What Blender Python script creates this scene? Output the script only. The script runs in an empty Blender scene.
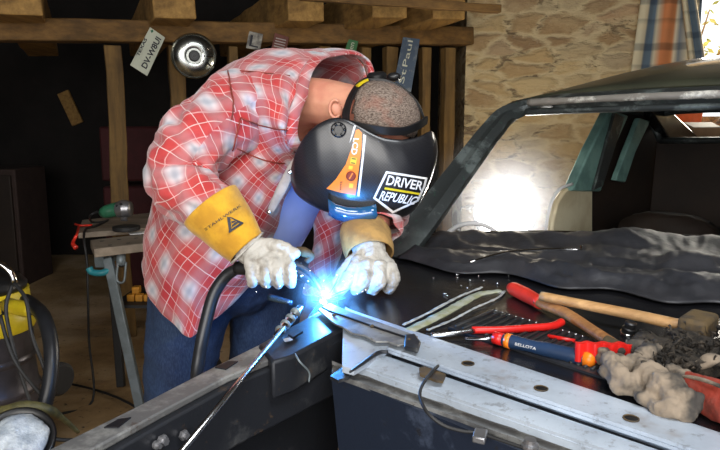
import bpy, bmesh, math, random
from mathutils import Vector as V3, Matrix, noise
from mathutils.bvhtree import BVHTree
random.seed(7)
PI = math.pi
C = bpy.context.scene.collection
# ------------------------------------------------------------------ camera
PITCH = math.radians(9); CAM = V3((0, 0, 1.35)); F = 623.0
FW = V3((0, math.cos(PITCH), -math.sin(PITCH))); UP = V3((0, math.sin(PITCH), math.cos(PITCH))); RT = V3((1, 0, 0))
def ray(px, py): return FW + RT*((px-360)/F) + UP*((225-py)/F)
def W(px, py, d): return CAM + ray(px, py)*d            # point at depth d
def Z(px, py, z):                                       # point on the level plane z
    r = ray(px, py); return CAM + r*((z-CAM.z)/r.z)
cd = bpy.data.cameras.new('camera'); cam = bpy.data.objects.new('camera', cd); C.objects.link(cam)
cam.location = CAM; cam.rotation_euler = (PI/2-PITCH, 0, 0); cd.sensor_width = 36; cd.lens = 36*F/720; cd.clip_start = .02
bpy.context.scene.camera = cam
# ------------------------------------------------------------------ materials
class NT:
    def __init__(s, name):
        s.m = bpy.data.materials.new(name); s.m.use_nodes = True; s.t = s.m.node_tree; s.n = s.t.nodes; s.l = s.t.links
        s.b = s.n['Principled BSDF']; s.out = s.n['Material Output']
    def put(s, sock, v):
        if v is None: return
        if isinstance(v, (int, float)):
            try: sock.default_value = v
            except TypeError: sock.default_value = (v, v, v)
        elif isinstance(v, (tuple, list)):
            sock.default_value = tuple(v)+(1,) if (len(v) == 3 and sock.type == 'RGBA') else tuple(v)
        else: s.l.new(v, sock)
    def node(s, typ, ins=None, **kw):
        n = s.n.new(typ)
        for k, v in kw.items(): setattr(n, k, v)
        for k, v in (ins or {}).items(): s.put(n.inputs[k], v)
        return n
    def math(s, op, a, b=None, c=None):
        n = s.node('ShaderNodeMath', operation=op)
        for i, v in enumerate((a, b, c)): s.put(n.inputs[i], v)
        return n.outputs[0]
    def mix(s, f, a, b, bt='MIX'):
        n = s.node('ShaderNodeMix', data_type='RGBA', blend_type=bt)
        s.put(n.inputs[0], f); s.put(n.inputs[6], a); s.put(n.inputs[7], b); return n.outputs[2]
    def coord(s, k='Object', scale=(1, 1, 1), rot=(0, 0, 0)):
        c = s.node('ShaderNodeTexCoord').outputs[k]
        return s.node('ShaderNodeMapping', {'Vector': c, 'Scale': scale, 'Rotation': rot}).outputs[0]
    def noise(s, vec, scale, detail=4, rough=.6): return s.node('ShaderNodeTexNoise', {'Vector': vec, 'Scale': scale, 'Detail': detail, 'Roughness': rough}).outputs[0]
    def ramp(s, f, pts):
        n = s.node('ShaderNodeValToRGB', {'Fac': f}); e = n.color_ramp.elements
        while len(e) < len(pts): e.new(.5)
        for i, (p, c) in enumerate(pts): e[i].position = p; e[i].color = tuple(c)+(1,)
        return n.outputs[0]
    def smooth(s, v, a, b): return s.node('ShaderNodeMapRange', {'Value': v, 'From Min': a, 'From Max': b}, interpolation_type='SMOOTHSTEP').outputs[0]
    def bump(s, h, strength=.5, dist=.01):
        s.put(s.b.inputs['Normal'], s.node('ShaderNodeBump', {'Height': h, 'Strength': strength, 'Distance': dist}).outputs[0])
    def done(s, col, rough=.6, metal=0, **kw):
        s.put(s.b.inputs['Base Color'], col); s.put(s.b.inputs['Roughness'], rough); s.put(s.b.inputs['Metallic'], metal)
        for k, v in kw.items(): s.put(s.b.inputs[k.replace('_', ' ')], v)
        return s.m
def simple(name, col, rough=.6, metal=0, var=.25, scale=12, bump=.15, bd=.003, col2=None, lo=.35, hi=.65, **kw):
    t = NT(name); c = t.coord(); n = t.noise(c, scale)
    c2 = col2 or tuple(x*(1-var) for x in col)
    cc = t.mix(t.smooth(n, lo, hi), col, c2)
    if bump: t.bump(t.noise(c, scale*4), bump, bd)
    return t.done(cc, rough, metal, **kw)
def emit(name, col, st):
    t = NT(name); e = t.node('ShaderNodeEmission', {'Color': col, 'Strength': st}); t.l.new(e.outputs[0], t.out.inputs[0]); return t.m
def wood(name, a, b, rough=.7, axis=0, sc=1.0):
    t = NT(name); s = [14*sc]*3; s[axis] = 1.1*sc
    c = t.coord(scale=tuple(s)); n = t.noise(c, 1.6, 8, .65); n2 = t.noise(t.coord(), 5*sc, 3)
    col = t.ramp(n, [(.3, a), (.5, tuple((x+y)/2 for x, y in zip(a, b))), (.7, b)])
    col = t.mix(t.math('MULTIPLY', t.smooth(n2, .45, .7), .45), col, tuple(x*.45 for x in a))
    t.bump(n, .5, .006); return t.done(col, rough)
M = {}
def plaid():
    t = NT('plaid_flannel'); uv = t.node('ShaderNodeTexCoord').outputs['UV']
    nz = t.node('ShaderNodeTexNoise', {'Vector': uv, 'Scale': 9.0, 'Detail': 2.0}).outputs[1]
    w = t.node('ShaderNodeVectorMath', {0: nz, 1: (.5, .5, .5)}, operation='SUBTRACT').outputs[0]
    w = t.node('ShaderNodeVectorMath', {0: w, 'Scale': .02}, operation='SCALE').outputs[0]
    uv = t.node('ShaderNodeVectorMath', {0: uv, 1: w}, operation='ADD').outputs[0]
    mp = t.node('ShaderNodeMapping', {'Vector': uv, 'Rotation': (0, 0, math.radians(28)), 'Scale': (9.5, 11.5, 10)}).outputs[0]
    sp = t.node('ShaderNodeSeparateXYZ', {0: mp})
    def band(x, c, w_, soft):
        f = t.math('ABSOLUTE', t.math('SUBTRACT', t.math('FRACT', x), c))
        return t.math('SUBTRACT', 1, t.smooth(f, w_-soft, w_+soft))
    x, y = sp.outputs[0], sp.outputs[1]
    bx, by = band(x, .3, .19, .14), band(y, .3, .19, .14)
    both = t.math('MULTIPLY', bx, by); any_ = t.math('MULTIPLY', t.math('ADD', bx, by), .5)
    tone = t.noise(mp, .8, 3)
    red = t.mix(t.smooth(tone, .35, .65), (.40, .020, .024), (.54, .055, .052))
    col = t.mix(t.math('MULTIPLY', any_, .66), red, (.43, .33, .35))
    col = t.mix(t.math('MULTIPLY', both, .68), col, (.80, .82, .84))
    gx, gy = band(x, .3, .07, .06), band(y, .3, .07, .06)
    col = t.mix(t.math('MULTIPLY', t.math('MULTIPLY', gx, by), .42), col, (.20, .24, .32))
    col = t.mix(t.math('MULTIPLY', t.math('MULTIPLY', gy, bx), .38), col, (.20, .24, .32))
    lx, ly = band(x, .8, .008, .008), band(y, .8, .008, .008)
    col = t.mix(t.math('MULTIPLY', t.math('MAXIMUM', lx, ly), .75), col, (.80, .72, .70))
    l2 = t.math('MAXIMUM', t.math('MAXIMUM', band(x, .55, .010, .008), band(y, .55, .010, .008)), t.math('MAXIMUM', band(x, .045, .010, .008), band(y, .045, .010, .008)))
    col = t.mix(t.math('MULTIPLY', l2, .38), col, (.86, .76, .74))
    o = t.coord(); h = t.noise(o, 420, 2); h2 = t.noise(t.coord(scale=(1, 1, .6)), 14, 3)
    t.bump(t.math('ADD', t.math('MULTIPLY', h, .05), h2), .55, .02)
    return t.done(col, .9, Sheen_Weight=.3)
M['plaid'] = plaid()
def stone():
    t = NT('rubble_stone'); c = t.coord(scale=(3.6, 3.6, 8.5))
    d = t.node('ShaderNodeTexNoise', {'Vector': c, 'Scale': .9, 'Detail': 5.0, 'Roughness': .65}).outputs[1]
    c = t.mix(.8, c, d, 'ADD')
    v1 = t.node('ShaderNodeTexVoronoi', {'Vector': c, 'Scale': 1.0, 'Randomness': .9}, feature='DISTANCE_TO_EDGE').outputs[0]
    v2 = t.node('ShaderNodeTexVoronoi', {'Vector': c, 'Scale': 1.0, 'Randomness': .9})
    cell = t.node('ShaderNodeSeparateColor', {0: v2.outputs[1]}).outputs[0]
    n = t.noise(c, 3.0, 8, .7); n3 = t.noise(t.coord(), 2.2, 6, .7); n4 = t.noise(t.coord(), 24, 6, .75)
    col = t.ramp(cell, [(0, (.36, .23, .12)), (.35, (.56, .39, .19)), (.6, (.66, .49, .25)), (.8, (.50, .40, .25)), (1, (.52, .33, .18))])
    mort = t.math('SUBTRACT', 1, t.smooth(t.math('ADD', v1, t.math('MULTIPLY', n, .16)), .09, .24))
    col = t.mix(t.math('MULTIPLY', mort, .8), col, (.70, .57, .34))
    col = t.mix(t.math('MULTIPLY', t.smooth(n3, .45, .66), .35), col, (.68, .54, .31))
    col = t.mix(t.math('MULTIPLY', t.smooth(n, .52, .75), .5), col, (.24, .15, .09))
    col = t.mix(t.math('MULTIPLY', t.smooth(n4, .55, .72), .35), col, (.70, .58, .40))
    gap = t.math('MULTIPLY', t.smooth(t.noise(c, 1.3, 4), .52, .62), t.math('SUBTRACT', 1, t.smooth(v1, .02, .09)))
    col = t.mix(t.math('MULTIPLY', gap, .85), col, (.20, .13, .07))
    h = t.math('SUBTRACT', t.math('ADD', t.smooth(v1, 0, .3), t.math('ADD', n, t.math('MULTIPLY', n4, .25))), t.math('MULTIPLY', gap, .8))
    t.bump(h, .8, .035); return t.done(col, .95)
M['stone'] = stone()
def dirt():
    t = NT('earth_floor'); c = t.coord(); n = t.noise(c, 1.7, 6); n2 = t.noise(c, 30, 5)
    col = t.ramp(n, [(.3, (.20, .12, .05)), (.5, (.44, .29, .14)), (.7, (.66, .50, .32))])
    col = t.mix(t.smooth(n2, .58, .75), col, (.05, .035, .025)); t.bump(n2, .6, .01); return t.done(col, .85)
M['dirt'] = dirt()
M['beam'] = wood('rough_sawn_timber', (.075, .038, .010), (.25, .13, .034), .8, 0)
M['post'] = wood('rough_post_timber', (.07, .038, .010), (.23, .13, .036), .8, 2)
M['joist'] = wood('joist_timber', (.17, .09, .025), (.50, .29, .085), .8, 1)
M['bench'] = wood('worn_bench_board', (.20, .16, .12), (.38, .31, .24), .7, 0)
M['handle'] = wood('hickory_handle', (.40, .20, .07), (.68, .40, .17), .45, 0, 2.5)
M['handle2'] = wood('orange_ash_handle', (.30, .115, .035), (.55, .26, .09), .5, 0, 2.5)
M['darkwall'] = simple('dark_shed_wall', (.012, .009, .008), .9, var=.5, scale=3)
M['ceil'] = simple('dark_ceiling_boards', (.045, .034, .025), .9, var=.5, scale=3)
M['denim'] = None
t = NT('blue_denim'); c = t.coord(); n = t.noise(c, 5, 4); n2 = t.noise(t.coord(scale=(1, 1, .25)), 350, 2)
col = t.mix(t.smooth(n, .35, .7), (.008, .020, .058), (.016, .040, .10)); col = t.mix(t.math('MULTIPLY', t.smooth(n2, .4, .65), .15), col, (.10, .16, .28))
t.bump(t.math('ADD', t.math('MULTIPLY', n2, .1), t.noise(c, 11, 3)), .6, .02); M['denim'] = t.done(col, .85)
t = NT('skin'); n = t.noise(t.coord(), 14, 4); M['skin'] = t.done(t.mix(t.smooth(n, .35, .7), (.66, .31, .20), (.55, .20, .135)), .5, Subsurface_Weight=.1, Subsurface_Radius=(.02, .008, .004), Subsurface_Scale=.3)
t = NT('short_grey_hair'); c = t.coord(scale=(1, 1, 1)); n = t.noise(t.coord(scale=(150, 420, 420)), 1, 2); n2 = t.noise(c, 16, 3)
col = t.mix(t.smooth(n, .3, .7), (.060, .035, .026), (.30, .235, .19)); col = t.mix(t.math('MULTIPLY', t.smooth(n2, .5, .7), .45), col, (.30, .12, .08))
t.bump(n, .7, .004); M['hair'] = t.done(col, .75)
M['gauntlet'] = simple('yellow_suede', (.72, .38, .018), .9, scale=18, col2=(.52, .25, .012), bump=.4, bd=.002, Sheen_Weight=.3)
M['gauntlet_shaded'] = simple('shaded_yellow_suede', (.50, .30, .10), .9, scale=18, col2=(.30, .18, .07), bump=.4, bd=.002)  # shaded copy of the yellow suede, for the dimmer left cuff
t = NT('white_goatskin'); c = t.coord(); n = t.noise(c, 28, 4); n2 = t.noise(c, 70, 4)
t.bump(t.math('ADD', n, t.math('MULTIPLY', n2, .4)), .65, .008); M['goat'] = t.done(t.mix(t.smooth(n, .45, .75), (.50, .475, .43), (.27, .24, .20)), .7)
def helmetmat():
    t = NT('carbon_helmet'); c = t.coord(scale=(1, 1, 1)); ch = t.node('ShaderNodeTexChecker', {'Vector': c, 'Scale': 260.0}).outputs[1]
    t.bump(ch, .12, .001); return t.done(t.mix(ch, (.008, .008, .010), (.018, .018, .021)), .30, 0, Coat_Weight=.25, Coat_Roughness=.15)
M['helmet'] = helmetmat()
M['black'] = simple('black_plastic', (.012, .012, .013), .38, var=.2, bump=.05)
M['gloss'] = simple('glossy_black_visor', (.006, .007, .009), .08, bump=0)
M['rubber'] = simple('black_rubber', (.018, .018, .019), .6, bump=.1)
M['orange'] = simple('orange_sticker', (.95, .23, .012), .35, var=.08, bump=0)
M['white'] = simple('white_print', (.85, .85, .85), .45, var=.05, bump=0)
M['yellow'] = simple('yellow_plastic', (.72, .55, .02), .4, var=.2, bump=0)
M['red'] = simple('red_plastic', (.75, .018, .014), .32, var=.2, bump=.05)
M['redpaint'] = simple('red_dipped_paint', (.80, .045, .025), .35, var=.25, bump=.05)
M['teal'] = simple('teal_paint', (.20, .36, .32), .5, col2=(.11, .22, .20), scale=8)
M['cream'] = simple('cream_paint', (.66, .60, .42), .45, col2=(.50, .42, .26), scale=5)
M['bright'] = simple('bare_bright_steel', (.75, .76, .78), .22, 1, var=.3, scale=20, bump=.1)
M['chrome'] = simple('chrome', (.80, .80, .80), .10, 1, var=.15, bump=0)
M['grey'] = simple('grey_painted_steel', (.22, .26, .28), .45, .3, var=.3)
def silver():
    t = NT('silver_primer_steel'); c = t.coord(); n = t.noise(c, 5, 6, .7); n2 = t.noise(c, 45, 6, .75); n3 = t.noise(t.coord(scale=(3, 3, 1)), 2.2, 4)
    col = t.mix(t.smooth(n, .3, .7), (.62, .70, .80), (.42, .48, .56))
    col = t.mix(t.math('MULTIPLY', t.smooth(n2, .54, .66), .55), col, (.17, .17, .18))
    col = t.mix(t.math('MULTIPLY', t.smooth(n3, .6, .72), .55), col, (.25, .17, .11))
    t.bump(n2, .15, .002); return t.done(col, t.math('ADD', .30, t.math('MULTIPLY', n, .2)), .25)
M['silver'] = silver()
def grimy(name, base, worn, rust, rough=.45, metal=.3, amt=.55):
    t = NT(name); c = t.coord(); n = t.noise(c, 9, 6, .7); n2 = t.noise(c, 38, 6, .7); n3 = t.noise(c, 4, 5)
    col = t.mix(t.smooth(n, amt, amt+.14), base, worn)
    col = t.mix(t.math('MULTIPLY', t.smooth(n2, .60, .68), .7), col, rust)
    col = t.mix(t.math('MULTIPLY', t.smooth(n3, .55, .7), .4), col, worn)
    t.bump(n2, .3, .003); return t.done(col, rough, metal)
M['fender'] = grimy('grimy_dark_steel', (.022, .024, .030), (.085, .087, .09), (.10, .065, .04))
M['fendertop'] = grimy('worn_grey_steel', (.15, .15, .15), (.30, .30, .29), (.09, .065, .05), .5, .3, .45)
M['bay'] = grimy('dark_bay_steel', (.010, .011, .014), (.035, .035, .04), (.03, .02, .015), .5, .2, .62)
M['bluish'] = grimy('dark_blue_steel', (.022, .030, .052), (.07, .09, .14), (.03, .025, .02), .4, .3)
M['deck'] = grimy('black_satin_paint', (.010, .010, .012), (.035, .034, .032), (.05, .04, .03), .22, .1, .60)
M['roof'] = simple('olive_black_paint', (.050, .052, .032), .38, col2=(.030, .032, .022), scale=3, bump=.03, Coat_Weight=.3)
M['frame'] = grimy('stripped_dark_frame', (.045, .052, .052), (.16, .19, .185), (.04, .12, .08), .4, .3, .5)
M['strip'] = grimy('stripped_rail', (.26, .24, .21), (.80, .78, .70), (.08, .07, .05), .5, .2, .52)
M['seat'] = simple('dark_brown_interior', (.022, .012, .007), .7, var=.4, scale=5)
M['tarp'] = simple('dark_grey_dust_sheet', (.024, .025, .030), .5, col2=(.042, .042, .048), scale=9, bump=.5, bd=.004)
M['seal'] = simple('pale_sealer', (.30, .31, .17), .7, col2=(.42, .44, .36), scale=40, bump=.6, bd=.004)
M['sealedge'] = simple('ground_bare_edge', (.60, .62, .60), .5, var=.5, scale=60, bump=.4)
M['tee'] = simple('blue_cotton', (.34, .44, .85), .9, var=.2, scale=5)
M['lining'] = simple('pale_grey_lining', (.46, .42, .40), .8, var=.3, scale=20)
M['rust'] = simple('rusty_iron', (.13, .085, .035), .8, .2, col2=(.06, .045, .03), scale=30, bump=.6)
M['suede'] = simple('dirty_suede', (.26, .205, .15), .95, col2=(.045, .04, .035), scale=13, bump=.7, bd=.005, lo=.42, hi=.6)
M['redcloth'] = simple('dirty_red_leather', (.30, .035, .018), .7, col2=(.14, .03, .02), scale=24, bump=.6, bd=.004)
M['wool'] = simple('dark_matted_fibre', (.018, .015, .012), .95, col2=(.07, .055, .04), scale=60, bump=.9, bd=.01)
M['card'] = simple('brown_cardboard', (.50, .31, .17), .85, var=.15)
M['cardw'] = simple('white_carton', (.72, .68, .62), .7, var=.1)
M['greentool'] = simple('green_tool_plastic', (.035, .17, .09), .4, var=.2)
M['plate'] = simple('pale_plate', (.60, .62, .50), .5, var=.2, scale=6)
M['ink'] = simple('dark_print', (.02, .02, .03), .6, bump=0)
M['hose'] = simple('ribbed_black_hose', (.02, .021, .024), .38, bump=0)
M['olive'] = simple('olive_hose_rubber', (.16, .14, .05), .55, col2=(.07, .065, .03), scale=30)
M['drum'] = simple('dark_drum', (.10, .09, .10), .35, .5, var=.5, scale=6)
M['steeldrum'] = simple('brushed_drum', (.42, .42, .44), .35, .8, var=.35, scale=6)
M['plastic'] = simple('milky_plastic', (.55, .60, .64), .25, col2=(.35, .40, .45), scale=25, bump=.5, bd=.01)
M['glass'] = None
t = NT('blue_lit_window'); M['glass'] = t.done((.02, .10, .22), .08, 0, Coat_Weight=1)  # arc's blue light put into the visor window's colour
t = NT('clear_acrylic'); M['acrylic'] = t.done((.8, .8, .8), .04, 0, Transmission_Weight=1, IOR=1.3)
t = NT('leaf_green'); M['leaf'] = t.done(t.mix(t.smooth(t.noise(t.coord(), 4), .4, .6), (.45, .50, .12), (.80, .76, .35)), .6)
def blanketmat():
    t = NT('wool_blanket'); uv = t.node('ShaderNodeTexCoord').outputs['UV']; sp = t.node('ShaderNodeSeparateXYZ', {0: uv})
    x = t.math('FRACT', t.math('MULTIPLY', sp.outputs[0], 1.25)); y = t.math('FRACT', t.math('MULTIPLY', sp.outputs[1], 3.0))
    cx = t.ramp(x, [(0, (.66, .60, .44)), (.16, (.64, .58, .42)), (.2, (.12, .17, .23)), (.34, (.10, .15, .21)), (.4, (.62, .56, .42)), (.5, (.60, .22, .09)), (.72, (.62, .25, .10)), (.78, (.62, .56, .42)), (.86, (.18, .22, .26)), (1, (.62, .56, .42))])
    cy = t.ramp(y, [(0, (.9, .9, .88)), (.28, (.92, .92, .9)), (.32, (.35, .38, .42)), (.44, (.35, .38, .42)), (.48, (.95, .92, .85)), (.75, (.95, .93, .86)), (.79, (.50, .50, .50)), (.9, (.95, .92, .85))])
    return t.done(t.mix(.75, cx, cy, 'MULTIPLY'), .95)
M['blanket'] = blanketmat()
# ------------------------------------------------------------------ object helpers
def tag(o, label=None, cat=None, group=None, kind=None):
    for k, v in (('label', label), ('category', cat), ('group', group), ('kind', kind)):
        if v: o[k] = v
    return o
def thing(name, loc, label, cat, group=None):
    o = bpy.data.objects.new(name, None); C.objects.link(o); o.location = loc; o.empty_display_size = .05
    o['_w'] = tuple(loc); bpy.context.view_layer.update(); return tag(o, label, cat, group)
WORLD = {}
def wloc(o):
    return (wloc(o.parent) if o.parent else V3((0, 0, 0))) + V3(o.location)
def obj(name, data, mat, parent=None, smooth=True, bevel=0, seg=2, auto=None, origin=None):
    """data = (verts, faces[, uvs]) in world coordinates -> ONE mesh object"""
    vs, fs = data[0], data[1]
    if origin is None:
        lo = [min(v[i] for v in vs) for i in range(3)]; hi = [max(v[i] for v in vs) for i in range(3)]
        origin = V3(((lo[0]+hi[0])/2, (lo[1]+hi[1])/2, lo[2]))
    me = bpy.data.meshes.new(name); me.from_pydata([V3(v)-origin for v in vs], [], fs)
    if len(data) > 2 and data[2]:
        uv = me.uv_layers.new(name='UVMap'); k = 0
        for f in data[2]:
            for c_ in f: uv.data[k].uv = c_; k += 1
    bm = bmesh.new(); bm.from_mesh(me); bmesh.ops.recalc_face_normals(bm, faces=bm.faces); bm.to_mesh(me); bm.free()
    for m in (mat if isinstance(mat, (list, tuple)) else [mat]): me.materials.append(m)
    o = bpy.data.objects.new(name, me); C.objects.link(o)
    if parent: o.parent = parent; o.location = origin - wloc(parent)
    else: o.location = origin
    if smooth: me.polygons.foreach_set('use_smooth', [True]*len(me.polygons))
    if auto: me.set_sharp_from_angle(angle=math.radians(auto))
    if bevel:
        b = o.modifiers.new('bevel', 'BEVEL'); b.width = bevel; b.segments = seg; b.limit_method = 'ANGLE'; b.angle_limit = math.radians(40)
        me.set_sharp_from_angle(angle=math.radians(40))
    return o
def join(*ds):
    vs, fs, us = [], [], []
    anyuv = any(len(d) > 2 and d[2] for d in ds)
    for d in ds:
        k = len(vs); vs += [V3(v) for v in d[0]]; fs += [tuple(i+k for i in f) for f in d[1]]
        if anyuv: us += (d[2] if len(d) > 2 and d[2] else [[(0, 0)]*len(f) for f in d[1]])
    return (vs, fs, us) if anyuv else (vs, fs)
def boxc(c, s, ax=None):
    """box: centre, full sizes, optional 3 axes"""
    ax = ax or (V3((1, 0, 0)), V3((0, 1, 0)), V3((0, 0, 1))); c = V3(c); vs = []
    for i in (-.5, .5):
        for j in (-.5, .5):
            for k in (-.5, .5): vs.append(c+ax[0]*(i*s[0])+ax[1]*(j*s[1])+ax[2]*(k*s[2]))
    return vs, [(0, 1, 3, 2), (4, 6, 7, 5), (0, 4, 5, 1), (2, 3, 7, 6), (0, 2, 6, 4), (1, 5, 7, 3)]
def bar(a, b, w, h, up=V3((0, 0, 1))):
    a, b = V3(a), V3(b); x = (b-a).normalized(); y = up.cross(x).normalized(); z = x.cross(y)
    return boxc((a+b)/2, ((b-a).length, w, h), (x, y, z))
def prism(poly, ext):
    n = len(poly); vs = [V3(p) for p in poly]+[V3(p)+V3(ext) for p in poly]
    return vs, [tuple(range(n))[::-1], tuple(range(n, 2*n))]+[(i, (i+1) % n, n+(i+1) % n, n+i) for i in range(n)]
def smoothpath(pts, k=6):
    pts = [V3(p) for p in pts]; P = [pts[0]*2-pts[1]]+pts+[pts[-1]*2-pts[-2]]; out = []
    for i in range(1, len(P)-2):
        a, b, c, d = P[i-1:i+3]
        for j in range(k):
            t = j/k; out.append(.5*((2*b)+(c-a)*t+(2*a-5*b+4*c-d)*t*t+(3*b-a-3*c+d)*t**3))
    out.append(pts[-1]); return out
def interp(vals, m):
    r = []
    for i in range(m):
        t = i/(m-1)*(len(vals)-1); k = min(int(t), len(vals)-2); f = t-k; r.append(vals[k]*(1-f)+vals[k+1]*f)
    return r
def frames(path, ref=None):
    n = len(path); fr = []; up = None
    for i in range(n):
        t = (path[min(i+1, n-1)]-path[max(i-1, 0)]).normalized()
        if up is None:
            up = ref or (V3((0, 0, 1)) if abs(t.z) < .9 else V3((1, 0, 0)))
        up = (up-t*up.dot(t)).normalized(); fr.append((t, up, t.cross(up)))
    return fr
def loft(rings, cap=True, uvs=True):
    n = len(rings[0]); vs = [V3(p) for r in rings for p in r]; fs = []; us = []; vv = [0]
    for i in range(1, len(rings)):
        c0 = sum((V3(p) for p in rings[i-1]), V3())/n; c1 = sum((V3(p) for p in rings[i]), V3())/n; vv.append(vv[-1]+(c1-c0).length)
    mid = rings[len(rings)//2]; per = sum((V3(mid[j])-V3(mid[(j+1) % n])).length for j in range(n))
    for i in range(len(rings)-1):
        for j in range(n):
            a = i*n+j; b = i*n+(j+1) % n; fs.append((a, b, b+n, a+n))
            u0, u1 = j/n*per, (j+1)/n*per; us.append([(u0, vv[i]), (u1, vv[i]), (u1, vv[i+1]), (u0, vv[i+1])])
    if cap:
        fs.append(tuple(range(n))[::-1]); us.append([(0, 0)]*n)
        k = (len(rings)-1)*n; fs.append(tuple(range(k, k+n))); us.append([(0, 0)]*n)
    return vs, fs, us
def tube(pts, radii, n=12, k=6, ref=None, cap=True, flat=1.0, wig=None):
    path = smoothpath(pts, k) if k > 1 else [V3(p) for p in pts]
    R = interp(radii if isinstance(radii, (list, tuple)) else [radii, radii], len(path)); fr = frames(path, ref); rings = []
    for i, (p, r, (t, u, s)) in enumerate(zip(path, R, fr)):
        if wig: r = r*(1+wig(i))
        rings.append([p+u*(r*math.cos(2*PI*j/n))*flat+s*(r*math.sin(2*PI*j/n)) for j in range(n)])
    return loft(rings, cap)
def lathe(c, ax, prof, n=32, ref=None):
    """prof = [(radius, height)] about axis ax through c"""
    ax = V3(ax).normalized(); u = (ref or (V3((1, 0, 0)) if abs(ax.x) < .9 else V3((0, 1, 0)))); u = (u-ax*u.dot(ax)).normalized(); s = ax.cross(u)
    return loft([[V3(c)+ax*h+(u*math.cos(2*PI*j/n)+s*math.sin(2*PI*j/n))*max(r, 1e-4) for j in range(n)] for r, h in prof])
def ellip(c, r, ax=None, n=20, m=12):
    ax = ax or (V3((1, 0, 0)), V3((0, 1, 0)), V3((0, 0, 1))); rings = []
    for i in range(m+1):
        a = PI*(i+.02)/(m+.04)
        rings.append([V3(c)+ax[2]*(-math.cos(a)*r[2])+(ax[0]*(math.cos(2*PI*j/n)*r[0])+ax[1]*(math.sin(2*PI*j/n)*r[1]))*math.sin(a) for j in range(n)])
    return loft(rings)
def capsules(chain, rad):
    """tapered chain with round ends"""
    d = tube(chain, rad, 12, 4); a, b = chain[0], chain[-1]
    return join(d, ellip(a, (rad[0],)*3, n=12, m=8), ellip(b, (rad[-1],)*3, n=12, m=8))
def blob(name, ds, mat, parent, vox=.006, disp=0, dsc=.05, sm=4, **kw):
    o = obj(name, join(*[(d[0], d[1]) for d in ds]), mat, parent, **kw)
    r = o.modifiers.new('remesh', 'REMESH'); r.mode = 'VOXEL'; r.voxel_size = vox; r.use_smooth_shade = True
    s = o.modifiers.new('smooth', 'SMOOTH'); s.factor = .6; s.iterations = sm
    if disp:
        tx = bpy.data.textures.new(name+'_folds', 'CLOUDS'); tx.noise_scale = dsc; tx.noise_depth = 2
        dm = o.modifiers.new('folds', 'DISPLACE'); dm.texture = tx; dm.strength = disp; dm.mid_level = .5; dm.texture_coords = 'GLOBAL'
    return o
def solid(o, th, off=0):
    s = o.modifiers.new('solid', 'SOLIDIFY'); s.thickness = th; s.offset = off; return o
def subsurf(o, l=1):
    s = o.modifiers.new('sub', 'SUBSURF'); s.levels = l; s.render_levels = l; return o
def wrinkle(d, amp, sc, seed=0, stretch=(1, 1, 1), ridge=False):
    """fold a mesh along its normals with smooth noise (geometry, world space)"""
    vs = d[0]; nr = [V3() for _ in vs]
    for f in d[1]:
        if len(f) > 4: continue
        a, b, c = vs[f[0]], vs[f[1]], vs[f[2]]; nn = (b-a).cross(c-a)
        for i in f: nr[i] += nn
    out = []
    for v, n_ in zip(vs, nr):
        q = V3((v.x*stretch[0], v.y*stretch[1], v.z*stretch[2]))*sc+V3((seed, seed*1.7, 0)); h = noise.noise(q)+.5*noise.noise(q*2.1)
        if ridge: h = 1-abs(h)*2.4
        out.append(v+(n_.normalized()*h*amp if n_.length > 0 else V3()))
    return (out,)+tuple(d[1:])
def bvh(o):
    dg = bpy.context.evaluated_depsgraph_get(); e = o.evaluated_get(dg); m = e.to_mesh(); w = wloc(o)
    t = BVHTree.FromPolygons([v.co+w for v in m.vertices], [tuple(p.vertices) for p in m.polygons]); e.to_mesh_clear(); return t
def textmesh(s, bold=0):
    cu = bpy.data.curves.new('lettering', 'FONT'); cu.body = s; cu.resolution_u = 3; cu.offset = bold; ob = bpy.data.objects.new('lettering', cu); C.objects.link(ob)
    dg = bpy.context.evaluated_depsgraph_get(); dg.update(); me = bpy.data.meshes.new_from_object(ob.evaluated_get(dg))
    bm = bmesh.new(); bm.from_mesh(me); bmesh.ops.triangulate(bm, faces=bm.faces[:])
    vs = [v.co.copy() for v in bm.verts]; bm.verts.index_update(); fs = [tuple(v.index for v in f.verts) for f in bm.faces]; bm.free()
    bpy.data.objects.remove(ob); bpy.data.curves.remove(cu)
    return vs, fs
def quadmap(vs, q):
    """text verts -> quad (bl, br, tr, tl) of 2-D points"""
    x0, x1 = min(v.x for v in vs), max(v.x for v in vs); y0, y1 = min(v.y for v in vs), max(v.y for v in vs); out = []
    for v in vs:
        a = (v.x-x0)/(x1-x0); b = (v.y-y0)/(y1-y0)
        out.append(tuple((q[0][i]*(1-a)+q[1][i]*a)*(1-b)+(q[3][i]*(1-a)+q[2][i]*a)*b for i in (0, 1)))
    return out
def ontarget(pts, tree, off=.0012):
    out = []
    for p in pts:
        r = ray(*p).normalized(); h = tree.ray_cast(CAM, r)
        if h[0] is None:
            h = tree.find_nearest(CAM+r*1.5)
        n = h[1] if h[1].dot(r) < 0 else -h[1]; out.append(h[0]+n*off)
    return out
def decal_text(name, s, q, tree, mat, parent, off=.002, bold=0):
    vs, fs = textmesh(s, bold); return obj(name, (ontarget(quadmap(vs, q), tree, off), fs), mat, parent, smooth=False)
def decal_poly(name, poly, tree, mat, parent, off=.0012, cuts=3):
    bm = bmesh.new(); f = bm.faces.new([bm.verts.new((p[0], p[1], 0)) for p in poly]); bmesh.ops.triangulate(bm, faces=[f])
    bmesh.ops.subdivide_edges(bm, edges=bm.edges[:], cuts=cuts, use_grid_fill=True)
    bm.verts.index_update(); vs = [(v.co.x, v.co.y) for v in bm.verts]; fs = [tuple(v.index for v in f.verts) for f in bm.faces]; bm.free()
    return obj(name, (ontarget(vs, tree, off), fs), mat, parent, smooth=True)
def px_tube(pts, r, n=10, k=6, **kw): return tube([W(*p) for p in pts], r, n, k, **kw)
def struct(name, d, mat, **kw): return tag(obj(name, d, mat, **kw), kind='structure')
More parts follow.
